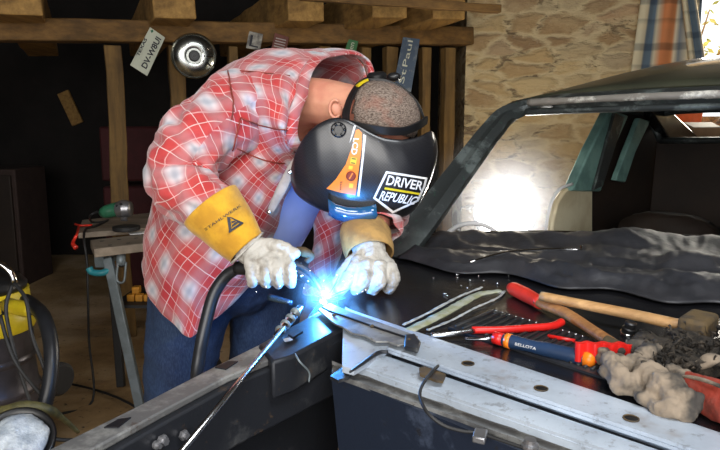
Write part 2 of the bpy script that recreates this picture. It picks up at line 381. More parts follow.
# ================================================================== THE PLACE
BL, BR = W(-60, 30, 3.45), W(470, 33, 4.65)                # partition beam ends
BL.z, BR.z = 1.87, 2.00
struct('floor', boxc((0.5, 2.5, -.05), (11, 11, .1)), M['dirt'], smooth=False)
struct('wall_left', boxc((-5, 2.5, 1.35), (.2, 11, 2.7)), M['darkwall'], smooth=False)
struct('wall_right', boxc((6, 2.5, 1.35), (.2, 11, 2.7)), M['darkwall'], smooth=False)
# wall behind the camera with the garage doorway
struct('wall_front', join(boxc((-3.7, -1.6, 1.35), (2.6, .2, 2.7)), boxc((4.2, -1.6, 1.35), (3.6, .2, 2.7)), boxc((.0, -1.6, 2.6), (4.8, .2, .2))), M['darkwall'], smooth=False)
# back walls : dark shed to the left, rubble stone to the right with a window hole
SW0, SW1 = V3((.80, 4.85, 0)), V3((4.9, 3.9, 0)); sd = (SW1-SW0).normalized(); sn = V3((sd.y, -sd.x, 0))  # faces camera
ang = lambda px: (px-360)/F
def onwall(px, z=0, off=0):
    # point on stone wall front face whose image column is px (at height z)
    d = 4.5
    for _ in range(6):
        p = W(px, 150, d); t_ = (p-SW0).dot(-sn)/ (V3((ray(px, 150).x, ray(px, 150).y, 0)).dot(-sn)); d -= t_
    q = W(px, 150, d); return V3((q.x, q.y, z))+sn*off
if sn.y > 0: sn = -sn
g0 = SW0-sd*.3; hole0 = (onwall(668)-SW0).length; hole1 = hole0+1.5
def wseg(s0, s1, z0, z1):
    a = SW0+sd*s0; b = SW0+sd*s1; q = [V3((a.x, a.y, z0)), V3((b.x, b.y, z0)), V3((b.x, b.y, z1)), V3((a.x, a.y, z1))]
    return prism(q, -sn*.45)
struct('wall_back', join(wseg(0, hole0, 0, 2.7), wseg(hole0, hole1, 0, 1.42), wseg(hole1, 5.4, 0, 2.7), wseg(hole0, hole1, 2.6, 2.7)), M['stone'], smooth=False)
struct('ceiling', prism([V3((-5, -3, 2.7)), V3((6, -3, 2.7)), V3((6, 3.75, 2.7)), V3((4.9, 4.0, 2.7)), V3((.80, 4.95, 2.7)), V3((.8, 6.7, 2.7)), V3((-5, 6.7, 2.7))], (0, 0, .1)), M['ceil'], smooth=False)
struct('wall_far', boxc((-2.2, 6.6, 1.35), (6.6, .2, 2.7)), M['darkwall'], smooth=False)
struct('trim_1', prism([SW0+V3((0, 0, 0)), SW0+V3((0, 0, 2.7)), SW0+V3((0, 1.7, 2.7)), SW0+V3((0, 1.7, 0))], (.2, .05, 0)), M['stone'], smooth=False)
wf = join(*[bar(onwall(668, 1.42, -.25)+sd*s, onwall(668, 2.35, -.25)+sd*s, .05, .05, sn) for s in (.03, .75, 1.47)])
struct('window_1', wf, M['cream'], smooth=False)
# beam, posts, joists
bd = (BR-BL).normalized(); bn = V3((bd.y, -bd.x, 0)).normalized()
if bn.y > 0: bn = -bn
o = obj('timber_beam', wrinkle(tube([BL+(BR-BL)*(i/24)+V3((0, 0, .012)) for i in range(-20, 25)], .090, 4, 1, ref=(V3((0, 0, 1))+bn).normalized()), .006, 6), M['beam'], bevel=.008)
tag(o, 'long rough-sawn timber beam carried by the posts across the dark shed', 'beam')
posts = [(109, 116, .105, 'square timber post directly behind the folding workbench'), (174, 174, .10, 'timber post partly hidden by the round hubcap'),
 (233, 233, .06, 'short timber stud showing just above the man\'s back'), (322, 322, .085, 'timber stud between the dark red sign and the green sign'),
 (365, 363, .08, 'timber stud just right of the green sign'), (391, 389, .085, 'timber stud just left of the weathered blue sign'),
 (424, 422, .075, 'timber stud just right of the weathered blue sign'), (449, 447, .085, 'last timber stud, beside the stone wall')]
for k, (x0, x1, w_, lb) in enumerate(posts):
    # point under the beam whose column is x0
    best = min((BL+(BR-BL)*(i/400) for i in range(401)), key=lambda p: abs(360+p.x/(p.y*math.cos(PITCH)-(p.z-1.35)*math.sin(PITCH))*F-x0))
    pth = [V3((best.x+ (k % 3-1)*.012*math.sin(z*3), best.y+.02, z)) for z in [i*(best.z-.07)/12 for i in range(13)]]
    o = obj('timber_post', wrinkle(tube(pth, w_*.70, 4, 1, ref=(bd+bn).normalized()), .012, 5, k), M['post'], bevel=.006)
    tag(o, lb, 'post', 'timber posts under the beam')
joists = [(34, 'leftmost ceiling joist end at the corner of the picture'), (176, 'ceiling joist resting above the licence plate and hubcap'), (296, 'ceiling joist above the small white sign'),
          (372, 'ceiling joist resting above the green sign'), (424, 'ceiling joist nearest the stone wall')]
for k, (x0, lb) in enumerate(joists):
    best = min((BL+(BR-BL)*(i/400) for i in range(401)), key=lambda p: abs(360+p.x/(p.y*.988-(p.z-1.35)*.156)*F-x0))
    a = best+V3((.10, -.36 if k < 3 else -.56, .155)); b = best+V3((-.75, 1.6, .155))
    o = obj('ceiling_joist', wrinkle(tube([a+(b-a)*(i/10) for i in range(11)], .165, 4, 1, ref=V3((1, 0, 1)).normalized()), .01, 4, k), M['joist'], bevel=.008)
    tag(o, lb, 'joist', 'ceiling joists above the beam')
a, b = W(300, -4, 3.3), W(500, 9, 3.6)
tag(obj('ceiling_board', wrinkle(tube([a+(b-a)*(i/12) for i in range(13)], .032, 4, 1, ref=V3((0, 1, 1)).normalized()), .01, 5), M['beam'], bevel=.004), 'narrow rough board running over the right-hand joists to the stone wall', 'board')
# dim things in the dark
tag(obj('scrap_board', bar(W(63, 92, 6.32), W(78, 124, 6.37), .12, .03, V3((0, 1, 0))), M['joist'], smooth=False, bevel=.004), 'pale worn board fixed tilted on the far dark wall left of the first post', 'board')
o = thing('storage_crate', V3((-1.62, 5.0, 0)), 'dark red crate stack standing in shadow between post and man', 'crate')
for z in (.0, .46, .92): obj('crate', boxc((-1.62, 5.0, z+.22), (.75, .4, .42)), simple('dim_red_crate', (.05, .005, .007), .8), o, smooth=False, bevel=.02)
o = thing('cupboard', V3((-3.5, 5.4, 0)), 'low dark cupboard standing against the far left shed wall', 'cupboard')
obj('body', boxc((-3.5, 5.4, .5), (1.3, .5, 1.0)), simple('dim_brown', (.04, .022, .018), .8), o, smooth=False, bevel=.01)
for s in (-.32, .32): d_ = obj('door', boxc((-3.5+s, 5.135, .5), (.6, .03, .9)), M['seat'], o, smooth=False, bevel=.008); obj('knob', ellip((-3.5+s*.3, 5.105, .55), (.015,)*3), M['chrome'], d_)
# plates / signs / hubcap on the beam
def flat_sign(name, quad, d, mat, label, cat='sign', th=.006):
    pts = [W(x, y, dd) for (x, y), dd in zip(quad, d if isinstance(d, (list, tuple)) else [d]*4)]
    n = (pts[1]-pts[0]).cross(pts[3]-pts[0]).normalized()
    if n.y < 0: n = -n
    r = thing(name, (pts[0]+pts[1]+pts[2]+pts[3])/4, label, cat)
    p = obj('panel', prism(pts, n*th), mat, r, smooth=False, bevel=.0015); bpy.context.view_layer.update()
    return r, p, bvh(p)
q = [(130, 65), (150, 27), (165, 37.5), (147, 76)]
r, p, tr = flat_sign('licence_plate', q, 3.62, M['plate'], 'pale Texas licence plate hanging tilted under the beam', 'licence plate')
decal_text('state_lettering', 'TEXAS', [(139.0, 57), (147.5, 39.5), (144.5, 37.5), (136, 55.5)][0:2]+[(144.8, 37.6), (136.4, 55.0)], tr, M['ink'], r, bold=.03)
decal_text('number_lettering', 'DV-W8UI', [(146.5, 69.5), (161.5, 39.5), (156.3, 36), (141, 66)], tr, M['ink'], r, bold=.03)
decal_poly('emblem', [(150.5, 30.5), (153, 29.5), (153.5, 32), (151.5, 33)], tr, M['greentool'], r)
r, p, tr = flat_sign('small_sign', [(246, 48), (249, 31), (263, 34), (260, 50)], 4.0, simple('faded_white_sign', (.40, .38, .33), .6, col2=(.12, .11, .1), scale=25), 'small faded white sign above the man\'s back')
decal_text('lettering', 'L', [(249, 46), (258, 48), (260.5, 37), (251, 35)], tr, M['ink'], r)
r, p, tr = flat_sign('small_sign', [(271, 49), (275, 33), (289, 37), (286, 52)], 4.05, simple('dark_red_sign', (.17, .05, .035), .6), 'small dark red sign with pale border beside the white sign')
for j in range(4): decal_poly('printed_line', [(275.8-.7*j, 38.5+j*2.6), (286-.7*j, 41+j*2.6), (286.2-.7*j, 40+j*2.6), (276-.7*j, 37.5+j*2.6)], tr, M['lining'], r, cuts=1)
r, p, tr = flat_sign('street_sign', [(342, 63), (348, 39), (358.5, 41), (353, 66)], 4.25, simple('green_sign', (.035, .16, .05), .5), 'narrow green sign standing upright on the beam')
decal_text('lettering', 'Green', [(350, 62), (354.5, 43), (350, 42), (345.5, 61)], tr, M['plate'], r)
r, p, tr = flat_sign('street_sign', [(393, 88), (403, 37), (420, 39), (411, 92)], 4.35, grimy('weathered_blue_sign', (.05, .08, .13), (.16, .19, .22), (.25, .22, .2), .6, 0, .5), 'long weathered dark blue sign hanging upright between two studs')
decal_text('lettering', 'St', [(403.5, 84), (406.5, 70), (401.5, 69), (398.5, 82.5)], tr, M['plate'], r)
decal_text('lettering', 'Paul', [(407.2, 67), (413, 41), (408, 40), (402.2, 66)], tr, M['plate'], r)
hc = W(194, 56, 3.62); hn = (CAM-hc+V3((.3, 0, .1))).normalized(); r = thing('hubcap', hc, 'round chrome hubcap hanging from the beam beside the licence plate', 'hubcap')
obj('dish', lathe(hc, hn, [(0, -.02), (.125, -.02), (.130, -.012), (.130, 0), (.126, .006), (.118, .0), (.10, .012), (.06, .024), (.045, .020), (.044, .014), (0, .014)], 48), simple('dull_chrome', (.42, .43, .40), .22, 1, bump=0), r, auto=40)
obj('centre_cap', lathe(hc+hn*.014, hn, [(.032, 0), (.032, .012), (.026, .018), (.012, .018), (.010, .012), (0, .012)], 32), M['black'], r, auto=40)
for k in range(3):
    a = PI+.5*(k-1); uu = hn.cross(V3((0, 0, 1))).normalized(); ww = uu.cross(hn); dr = uu*math.cos(a)+ww*math.sin(a)
    obj('glint_bar', bar(hc+dr*.05+hn*.024, hc+dr*.112+hn*.008, .012, .004, hn), M['chrome'], r, smooth=False, bevel=.002)  # added bars stand in for bright streaks on the smooth cap
# blanket over the window, bush outside
rows = []; nx, nz = 40, 26; BK0, BK1 = 620, 690
vs, fs, us = [], [], []
for j in range(nz+1):
    tz = j/nz; z = 2.32-tz*.92
    for i in range(nx+1):
        tx = i/nx; wdt = 1-.18*(1-tz); px = BK0+ (BK1-BK0)*(.5+(tx-.5)*wdt)+3*(1-tz)
        p = onwall(px, z, .06+.025*math.sin(tx*17+tz*1.5)*(1-.4*tz)+.03*(1-tz))
        vs.append(p)
for j in range(nz):
    for i in range(nx):
        a = j*(nx+1)+i; fs.append((a, a+1, a+nx+2, a+nx+1))
        us.append([((i+di)/nx, (j+dj)/nz) for di, dj in ((0, 0), (1, 0), (1, 1), (0, 1))])
tag(solid(obj('plaid_blanket', (vs, fs, us), M['blanket']), .008), 'blue, cream and orange checked blanket hanging on the stone wall', 'blanket')
vs, fs, us = [], [], []
for j in range(nz+1):
    tz = j/nz
    for i in range(13):
        tx = i/12; px = 662+tz*22+tx*(12+4*tz); vs.append(onwall(px, 2.32-tz*.78, .13+.02*math.sin(tx*9)))
for j in range(nz):
    for i in range(12):
        a = j*13+i; fs.append((a, a+1, a+14, a+13)); us.append([((i+di)/36, (j+dj)/nz) for di, dj in ((0, 0), (1, 0), (1, 1), (0, 1))])
tag(solid(obj('blanket_tail', (vs, fs, us), M['blanket']), .008), 'loose diagonal fold of checked cloth hanging in front of the bright window', 'cloth')
# foliage outside
vs, fs = [], []; bc = onwall(715, 1.9)-sn*1.4
for k in range(380):
    p = bc+V3((random.gauss(0, .55), random.gauss(0, .3), random.gauss(.15, .42))); a = random.random()*6.3; b_ = random.random()*3
    u = V3((math.cos(a), math.sin(a), math.sin(b_)*.8)).normalized()*.045; w_ = u.cross(V3((random.random(), random.random(), 1))).normalized()*.02
    i = len(vs); vs += [p-u, p-w_, p+u, p+w_]; fs.append((i, i+1, i+2, i+3))
r = thing('garden_bush', V3((bc.x, bc.y, 0)), 'sunlit yellow-green bush outside the window opening', 'bush')
obj('foliage', (vs, fs), M['leaf'], r, smooth=False); 
for k in range(5): obj('branch', tube([V3((bc.x, bc.y, 0)), bc+V3((.1*k-.2, 0, -.4)), bc+V3((.35*k-.7, .1, .5))], [.03, .018, .006], 8), M['joist'], r)
# sawhorse table with boxes seen through the car's rear window
tb = W(705, 140, 3.95); r = thing('side_table', V3((tb.x, tb.y, 0)), 'wooden table behind the car with cartons on it', 'table')
tz = W(705, 143, 3.9).z
obj('table_top', boxc((tb.x+.25, tb.y+.05, tz-.02), (1.1, .5, .03)), M['bench'], r, smooth=False, bevel=.004)
for sx in (-.2, .7):
    for sy in (-.15, .25): obj('leg', boxc((tb.x+sx, tb.y+sy, (tz-.035)/2), (.05, .05, tz-.035)), M['bench'], r, smooth=False, bevel=.003)
def carton(c, s, rz, mat, label, flap):
    ax = (V3((math.cos(rz), math.sin(rz), 0)), V3((-math.sin(rz), math.cos(rz), 0)), V3((0, 0, 1))); r = thing('cardboard_box', V3(c), label, 'box')
    obj('carton_body', boxc(V3(c)+V3((0, 0, s[2]/2)), s, ax), M['card'], r, smooth=False, bevel=.003)
    e = V3(c)+V3((0, 0, s[2])); 
    for sg in (-1, 1):
        a = e+ax[1]*(sg*s[1]/2); obj('flap', prism([a-ax[0]*s[0]/2, a+ax[0]*s[0]/2, a+ax[0]*s[0]/2+ax[1]*(-sg*flap)+V3((0, 0, .03)), a-ax[0]*s[0]/2+ax[1]*(-sg*flap)+V3((0, 0, .03))], (0, 0, .004)), M['cardw'], r, smooth=False)
carton((tb.x-.07, tb.y, tz-.005), (.21, .2, .10), .25, 0, 'open brown carton seen left through the car\'s rear window', .08)
carton((tb.x+.19, tb.y, tz-.005), (.2, .2, .125), -.3, 0, 'taller brown carton beside the open one behind the car', .08)
p0 = onwall(663, 0, .10)
tag(obj('orange_bucket', lathe(V3((p0.x, p0.y-.12, 1.22)), (0, 0, 1), [(0, 0), (.13, 0), (.16, .32), (.165, .33), (.15, .32), (.12, .01), (0, .01)], 32), simple('orange_bucket_plastic', (.70, .13, .04), .5)), 'orange-red bucket on a shelf by the stone wall behind the cartons', 'bucket')
tag(obj('wall_shelf', boxc((p0.x, p0.y-.1, 1.205), (.6, .36, .03)), M['bench'], smooth=False), 'short plank shelf under the orange bucket on the stone wall', 'shelf')
# ================================================================== THE CAR
car = thing('classic_car', V3((1.2, 2.2, 0)), 'dark classic car with its nose stripped for welding, filling the right side', 'car')
C0, C1 = W(512, 104, 2.45), W(735, 96, 1.9); e = V3((C1.x-C0.x, C1.y-C0.y, 0)); ez = (C1.z-C0.z)/e.length; e.normalize(); Vd = V3((-e.y, e.x, 0))
if Vd.y < 0: Vd = -Vd
def CR(s, v, z): p = C0+e*s+Vd*v; return V3((p.x, p.y, z))
LW = 1.28; zr = C0.z
# roof skin
rings = []; ns, nv = 40, 30; vs, fs = [], []
for j in range(nv+1):
    v = j/nv*1.62
    for i in range(ns+1):
        s = i/ns*LW; sh = math.sin(PI*min(max((s+.02)/(LW+.04), 0), 1))**.55; vh = math.sin(PI*min(v/1.62*.93+.03, 1))**.75
        vs.append(CR(s, v, zr-.005+.185*sh*vh*(1-.0*v)+.015*sh))
for j in range(nv):
    for i in range(ns): a = j*(ns+1)+i; fs.append((a, a+1, a+ns+2, a+ns+1))
solid(obj('roof', (vs, fs), M['roof'], car), .012, 0)
# windscreen frame: near pillar + header
fp = [(398, 262, 1.93), (413, 236, 1.98), (442, 198, 2.08), (470, 161, 2.2), (493, 131, 2.32), (512, 112, 2.42), (540, 103, 2.40)]
pts = [W(*p) for p in fp]+[CR(s, -.02, zr+.012*math.sin(PI*s/LW)) for s in (.25, .45, .65, .85, 1.05, 1.2)]+[CR(1.27, -.12, zr-.06), CR(1.28, -.35, 1.2), CR(1.28, -.55, 1.02)]
path = smoothpath(pts, 6); nn = len(path); rr = interp([.052, .05, .046, .043, .040, .036, .028, .024, .024, .024, .024, .024, .03, .04, .05, .05], nn)
rings = []; prev = None
for i, p in enumerate(path):
    t = (path[min(i+1, nn-1)]-path[max(i-1, 0)]).normalized(); s1 = t.cross(V3((.45, .7, .25))).normalized()
    if prev and s1.dot(prev) < 0: s1 = -s1
    prev = s1; s2 = t.cross(s1); r_ = rr[i]
    rings.append([p+s1*(x*r_)+s2*(y*.03) for x, y in ((1, .3), (.9, 1), (.3, .8), (-.2, 1.1), (-.9, .8), (-1, 0), (-.8, -.8), (.8, -.8))])
obj('windscreen_frame', loft(rings), M['frame'], car, auto=35)
hp = [CR(s, -.045, zr-.002+.012*math.sin(PI*s/LW)) for s in [x*.05+.10 for x in range(22)]]
obj('drip_rail', wrinkle(tube(hp, .016, 8, 3, flat=.9), .002, 30), M['strip'], car)
obj('header_lining', tube([p+V3((0, .03, -.035)) for p in hp], .013, 8, 2), M['frame'], car)
# side rail of roof, far (left) side
obj('roof_side_rail', tube([CR(.0, v, zr-.02+.02*math.sin(v*2)) for v in (0, .3, .6, .9, 1.2, 1.5)], .02, 8), M['frame'], car)
obj('roof_side_rail', tube([CR(LW, v, zr-.02) for v in (0, .5, 1., 1.5)], .02, 8), M['frame'], car)
def onside(px, py, s=0.0):
    r_ = ray(px, py); p0_ = C0+e*s; k = (p0_-CAM).dot(e)/r_.dot(e); return CAM+r_*k
def onrear(px, py, v=1.5):
    r_ = ray(px, py); p0_ = C0+Vd*v; k = (p0_-CAM).dot(Vd)/r_.dot(Vd); return CAM+r_*k
# B pillar (teal), quarter window strip (teal), dark rear quarter
obj('door_pillar', prism([onside(*p) for p in ((601, 109), (619, 116), (606, 145), (591, 191), (562, 190), (580, 150))], e*.05), M['teal'], car, smooth=False, bevel=.008)
obj('pillar_flange', prism([onside(*p, .055) for p in ((612, 113), (622, 117), (600, 186), (591, 190))], e*.015), M['frame'], car, smooth=False, bevel=.003)
obj('quarter_strip', prism([onside(*p) for p in ((634, 118), (645, 121), (630, 152), (620, 182), (610, 180), (622, 148))], e*.03), M['teal'], car, smooth=False, bevel=.006)
qp = [onside(*p, -.02) for p in ((616, 108), (660, 104), (673, 120), (690, 150), (690, 300), (583, 300), (583, 192), (598, 165))]
obj('quarter_panel', prism(qp, -e*.04), M['seat'], car, smooth=False, bevel=.01)
obj('rear_pillar', prism([onside(*p, .0) for p in ((634, 103), (652, 103), (690, 138), (708, 152), (668, 152))], e*.06), M['deck'], car, smooth=False, bevel=.01)
rz = onrear(690, 141).z
obj('rear_panel', prism([CR(-.02, 1.5, .4), CR(LW, 1.5, .4), CR(LW, 1.5, rz), CR(.0, 1.5, rz)], Vd*.05), M['seat'], car, smooth=False, bevel=.01)
obj('rear_window_frame', tube([CR(.02, 1.5, rz), CR(.6, 1.5, rz+.01), CR(LW-.02, 1.5, rz), CR(LW-.05, 1.45, zr-.02), CR(.6, 1.45, zr+.0), CR(.03, 1.45, zr-.02), CR(.02, 1.5, rz)], .018, 8, 4), M['frame'], car)
# door-shut panel cream
cp = [(587, 186), (572, 184), (560, 189), (552, 201), (547, 220), (546, 240), (552, 262), (587, 268)]
obj('shut_panel', prism([onside(*p, .0) for p in cp], e*.03), M['cream'], car, smooth=False, bevel=.01)
obj('shut_flange', tube([onside(*p, .04) for p in cp[1:7]], .007, 8), M['white'], car)
obj('floor_pan', prism([CR(0, -.6, .42), CR(LW, -.6, .42), CR(LW, 1.5, .42), CR(0, 1.5, .42)], (0, 0, .03)), M['bay'], car, smooth=False)
obj('sill', bar(CR(-.02, -.6, .45), CR(-.02, 1.5, .45), .12, .16), M['frame'], car, smooth=False, bevel=.02)
obj('side_body', prism([CR(LW, -.6, .35), CR(LW, 1.6, .35), CR(LW, 1.6, 1.05), CR(LW, -.6, 1.05)], e*.06), M['roof'], car, smooth=False, bevel=.03)
for s0 in (.32, .92):
    st = obj('seat_back', loft([[CR(s0+x, .75+.25*(z-.5)+y, z) for x, y in ((-.22*f, -.05), (0, -.07), (.22*f, -.05), (.24*f, .03), (0, .06), (-.24*f, .03))] for z, f in ((.5, 1), (.7, 1), (.8, 1), (.9, .9), (.93, .7), (.95, .4))]), M['seat'], car)
# steering wheel
swc = W(473, 251, 2.42); ax = (V3((-.1, -.75, .62))).normalized(); u = ax.cross(V3((0, 0, 1))).normalized(); w_ = u.cross(ax)
sw = obj('steering_wheel', tube([swc+(u*math.cos(a)+w_*math.sin(a))*.125 for a in [i*2*PI/40 for i in range(41)]], .009, 8, 1), M['white'], car)
for a in (.3, PI-.3, -PI/2): obj('spoke', tube([swc-ax*.03, swc+(u*math.cos(a)+w_*math.sin(a))*.122], .006, 8, 1), M['chrome'], sw)
obj('dashboard', tube([CR(s, -.42+.0*s, (.86)) for s in (-.02, .3, .6, .9, 1.25)], .07, 10), M['seat'], car)
# --- nose: deck plane
ZD = .95
dk = [Z(352, 318, ZD), Z(760, 452, ZD), Z(980, 330, ZD), Z(900, 252, ZD), Z(560, 238, ZD), Z(400, 239, ZD), Z(372, 262, ZD), Z(338, 288, ZD)]
obj('cowl_deck', prism(dk, (0, 0, -.02)), M['deck'], car, smooth=False, bevel=.006)
obj('cowl_rise', tube([Z(392, 244, ZD+.005), Z(470, 240, ZD+.01), Z(560, 239, ZD+.01), Z(700, 244, ZD+.01), Z(900, 256, ZD)], [.022, .03, .03, .03, .03], 10), M['deck'], car)
sp = [Z(338, 288, ZD), Z(372, 262, ZD), Z(400, 239, ZD)]
obj('wing_side', prism([p+V3((0, 0, -.02)) for p in sp]+[V3((p.x, p.y, .35)) for p in sp[::-1]], (.02, .01, 0)), M['bay'], car, smooth=False)
# silver bulkhead : extruded profile
P0, P1 = Z(350, 309, ZD), Z(720, 432, ZD); pe = (P1-P0); pe.z = 0; pe.normalize(); pn = V3((pe.y, -pe.x, 0))
if pn.y > 0: pn = -pn
def prof(y, z): return ((Z(480, y, z)-P0).dot(pn), z)
SX = [((Z(x, 315+(x-350)*.33, ZD)-P0).dot(pe), f) for x, f in ((350, 1.2), (480, 1.0), (660, .80))]
def nf(s):
    (a0, f0), (a1, f1), (a2, f2) = SX
    return f0+(f1-f0)*(s-a0)/(a1-a0) if s < a1 else f1+(f2-f1)*min(1.15, (s-a1)/(a2-a1))
pr = [prof(352, ZD-.004), prof(353.5, ZD+.004), prof(357, ZD+.004), prof(379, ZD+.002), prof(382, ZD-.003), prof(384, ZD-.026), prof(389, ZD-.026), prof(391.5, ZD-.006), prof(400, ZD-.004), prof(411, ZD-.008), prof(418, ZD-.020), prof(420, ZD-.030), prof(428, ZD-.034), prof(432, ZD-.028), prof(434, ZD-.031)]
s0_, s1_ = -.03, 1.2
def pnt(s, x, z): return V3((P0.x, P0.y, 0))+pe*s+pn*(x*nf(s))+V3((0, 0, z))
def cut(px, x, z):          # where the pressing is trimmed against the wing rail
    lo, hi = -.3, 1.0
    for _ in range(40):
        m_ = (lo+hi)/2; q = pnt(m_, x, z)-CAM
        if 360+q.x/q.dot(FW)*F < px: lo = m_
        else: hi = m_
    return lo
def extr(pr, px, b, n=24, closed=True):
    rings = []
    pts_ = pr+[(x, z-.006) for x, z in pr[::-1]]; st = [cut(px, x, z) for x, z in pts_]
    for i in range(n+1): rings.append([pnt(a+(b-a)*i/n, x, z) for (x, z), a in zip(pts_, st)])
    return loft(rings)
bulk = obj('bulkhead_panel', extr(pr[:11], 345, s1_, 40), M['silver'], car, auto=50)
obj('crease_dark_strip', extr([prof(380.5, ZD-.019), prof(390.5, ZD-.021)], 392, s1_, 40), M['fender'], car)  # dark strip added in the groove: grime and crease shade as colour
obj('bulkhead_lip', wrinkle(extr(pr[10:], 332, s1_, 60), .0012, 60), M['fendertop'], car, auto=50)
nl, zl = pr[-2]
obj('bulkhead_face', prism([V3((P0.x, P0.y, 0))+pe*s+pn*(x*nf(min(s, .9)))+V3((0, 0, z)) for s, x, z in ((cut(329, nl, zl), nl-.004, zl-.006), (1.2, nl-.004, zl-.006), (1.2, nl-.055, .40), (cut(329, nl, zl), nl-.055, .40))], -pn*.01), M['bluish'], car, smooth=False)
bt = bvh(bulk)
for (x, y, rx) in ((468, 364, .010), (541, 389, .010), (631, 419, .010), (437, 372, .004)):
    h = bt.ray_cast(CAM, ray(x, y).normalized())[0]
    if h: obj('mounting_hole', lathe(h+V3((0, 0, .0004)), (0, 0, 1), [(0, 0), (rx, 0), (rx*.9, .0008), (0, .0006)], 20), M['bay'], car); 
    if h and rx > .005: obj('hole_rim', tube([h+V3((0, 0, .0012))+(pe*math.cos(a)+pn*math.sin(a))*rx for a in [i*PI/10 for i in range(21)]], .0012, 6, 1), M['rust'], car)
# silver triangle at the corner (end of pressed shoulder) with a painted dark crease
obj('corner_gusset', prism([Z(*p, ZD+.003) for p in ((343, 324), (358, 324), (396, 338), (384, 351), (354, 369), (342, 366))], (0, 0, -.012)), M['silver'], car, smooth=False, bevel=.001)
obj('corner_crease_shade', tube([Z(*p, ZD+.005) for p in ((350, 372), (362, 364), (378, 353), (388, 352))], [.002, .003, .004, .003], 8), M['fender'], car)  # dark tube on the surface stands in for the shaded valley
obj('corner_lip', prism([Z(*p, ZD-.012) for p in ((330, 376), (346, 364), (353, 367), (349, 376), (338, 380))], (0, 0, -.006)), M['fender'], car, smooth=False)
# weld flange (jagged strip with wire)
fl = [(318, 309), (330, 303), (352, 312), (385, 324), (418, 336), (413, 345), (407, 343), (398, 345), (388, 341), (376, 341), (365, 335), (353, 333), (343, 327), (334, 323), (327, 317)]
obj('repair_flange', prism([Z(*p, ZD+.014) for p in fl], (0, 0, -.004)), M['fendertop'], car, smooth=False, bevel=.001)
obj('weld_bead', tube([Z(*p, ZD+.016) for p in ((322, 307), (333, 312), (350, 318), (372, 326), (396, 334), (412, 339))], .0022, 6), M['bay'], car)
for p in ((334, 315), (372, 326), (409, 340)): obj('spot_weld', ellip(Z(*p, ZD+.017), (.005, .005, .003), n=10, m=6), M['rust'], car)
obj('flange_end', prism([Z(*p, ZD+.019) for p in ((405, 334), (415, 333), (421, 341), (418, 350), (404, 346))], (0, 0, -.008)), M['fender'], car, smooth=False, bevel=.003)
# left box section
ZB = .945
far = [Z(20, 466, ZB), Z(47, 450, ZB), Z(133, 408, ZB), Z(213, 367, ZB), Z(262, 343, ZB), Z(300, 322, ZB), Z(322, 309, ZB)]
near = [Z(60, 470, ZB), Z(92, 449, ZB), Z(160, 412, ZB), Z(228, 376, ZB), Z(278, 356, ZB), Z(325, 337, ZB), Z(347, 326, ZB)]
def slab(fa, ne, t): n = len(fa); vs = fa+ne+[p+V3((0, 0, -t)) for p in fa]+[p+V3((0, 0, -t)) for p in ne]; fs = []
def slab(fa, ne, t):
    return loft([[f, n_, n_+V3((0, 0, -t)), f+V3((0, 0, -t))] for f, n_ in zip(fa, ne)])
obj('wing_rail_top', slab(far, near, .012), M['fendertop'], car, smooth=False, bevel=.003)
inn = [p+V3((.010, -.006, -.012)) for p in near]; ouf = [p+V3((-.002, .002, -.012)) for p in far]
obj('wing_rail_side', slab(ouf, inn, .11), M['fender'], car, smooth=False, bevel=.004)
obj('inner_wing', slab([p+V3((.0, .0, -.11)) for p in ouf], [p+V3((-.03, .02, -.11)) for p in inn], .45), M['bay'], car, smooth=False)
obj('rail_end_box', prism([Z(*p, ZB+.006) for p in ((258, 344), (300, 321), (322, 310), (334, 318), (347, 326), (328, 336), (292, 356), (272, 362))], (0, 0, -.07)), M['fender'], car, smooth=False, bevel=.006)
for q_ in (((104, 427), (118, 419), (131, 417), (118, 427)), ((215, 367), (228, 361), (238, 361), (226, 369)), ((288, 334), (298, 329), (303, 331), (293, 337))):
    obj('slot', prism([Z(*p, ZB+.0145 if q_[0][0] > 250 else ZB+.002) for p in q_], (0, 0, -.004)), M['bay'], car, smooth=False)
obj('bright_tab', prism([Z(*p, ZB+.012) for p in ((283, 339), (291, 337), (293, 340), (285, 342))], (0, 0, -.003)), M['bright'], car, smooth=False)
for (x, y, k) in ((160, 420, .009), (182, 432, .008), (153, 421, .006)):
    pt = min((inn[i]+(inn[i+1]-inn[i])*(j/10) for i in range(6) for j in range(10)), key=lambda p: abs(360+p.x/((p-CAM).dot(FW))*F-x)); pt = pt+V3((.002, -.003, -.012-.0009*(y-410)))
    obj('bolt', lathe(pt, (.8, -.55, 0), [(k, 0), (k, .005), (k*.6, .006), (k*.6, .011), (0, .011)], 6 if k > .007 else 16), M['steeldrum'], car, smooth=False)
obj('cable_on_rail', tube([Z(295, 356, ZB-.0)+V3((0, 0, .004)), Z(300, 362, ZB-.005), Z(309, 372, ZB-.03), Z(309, 382, ZB-.05)], .0018, 6), M['grey'], car)
bf = [Z(80, 470, .45), Z(347, 330, .45)]
obj('bay_floor', prism([V3((-.9, -.1, .44)), V3((1.4, -.1, .44)), V3((1.4, 1.0, .44)), V3((.2, 1.5, .44)), V3((-.05, 1.5, .44))], (0, 0, -.02)), M['bay'], car, smooth=False)
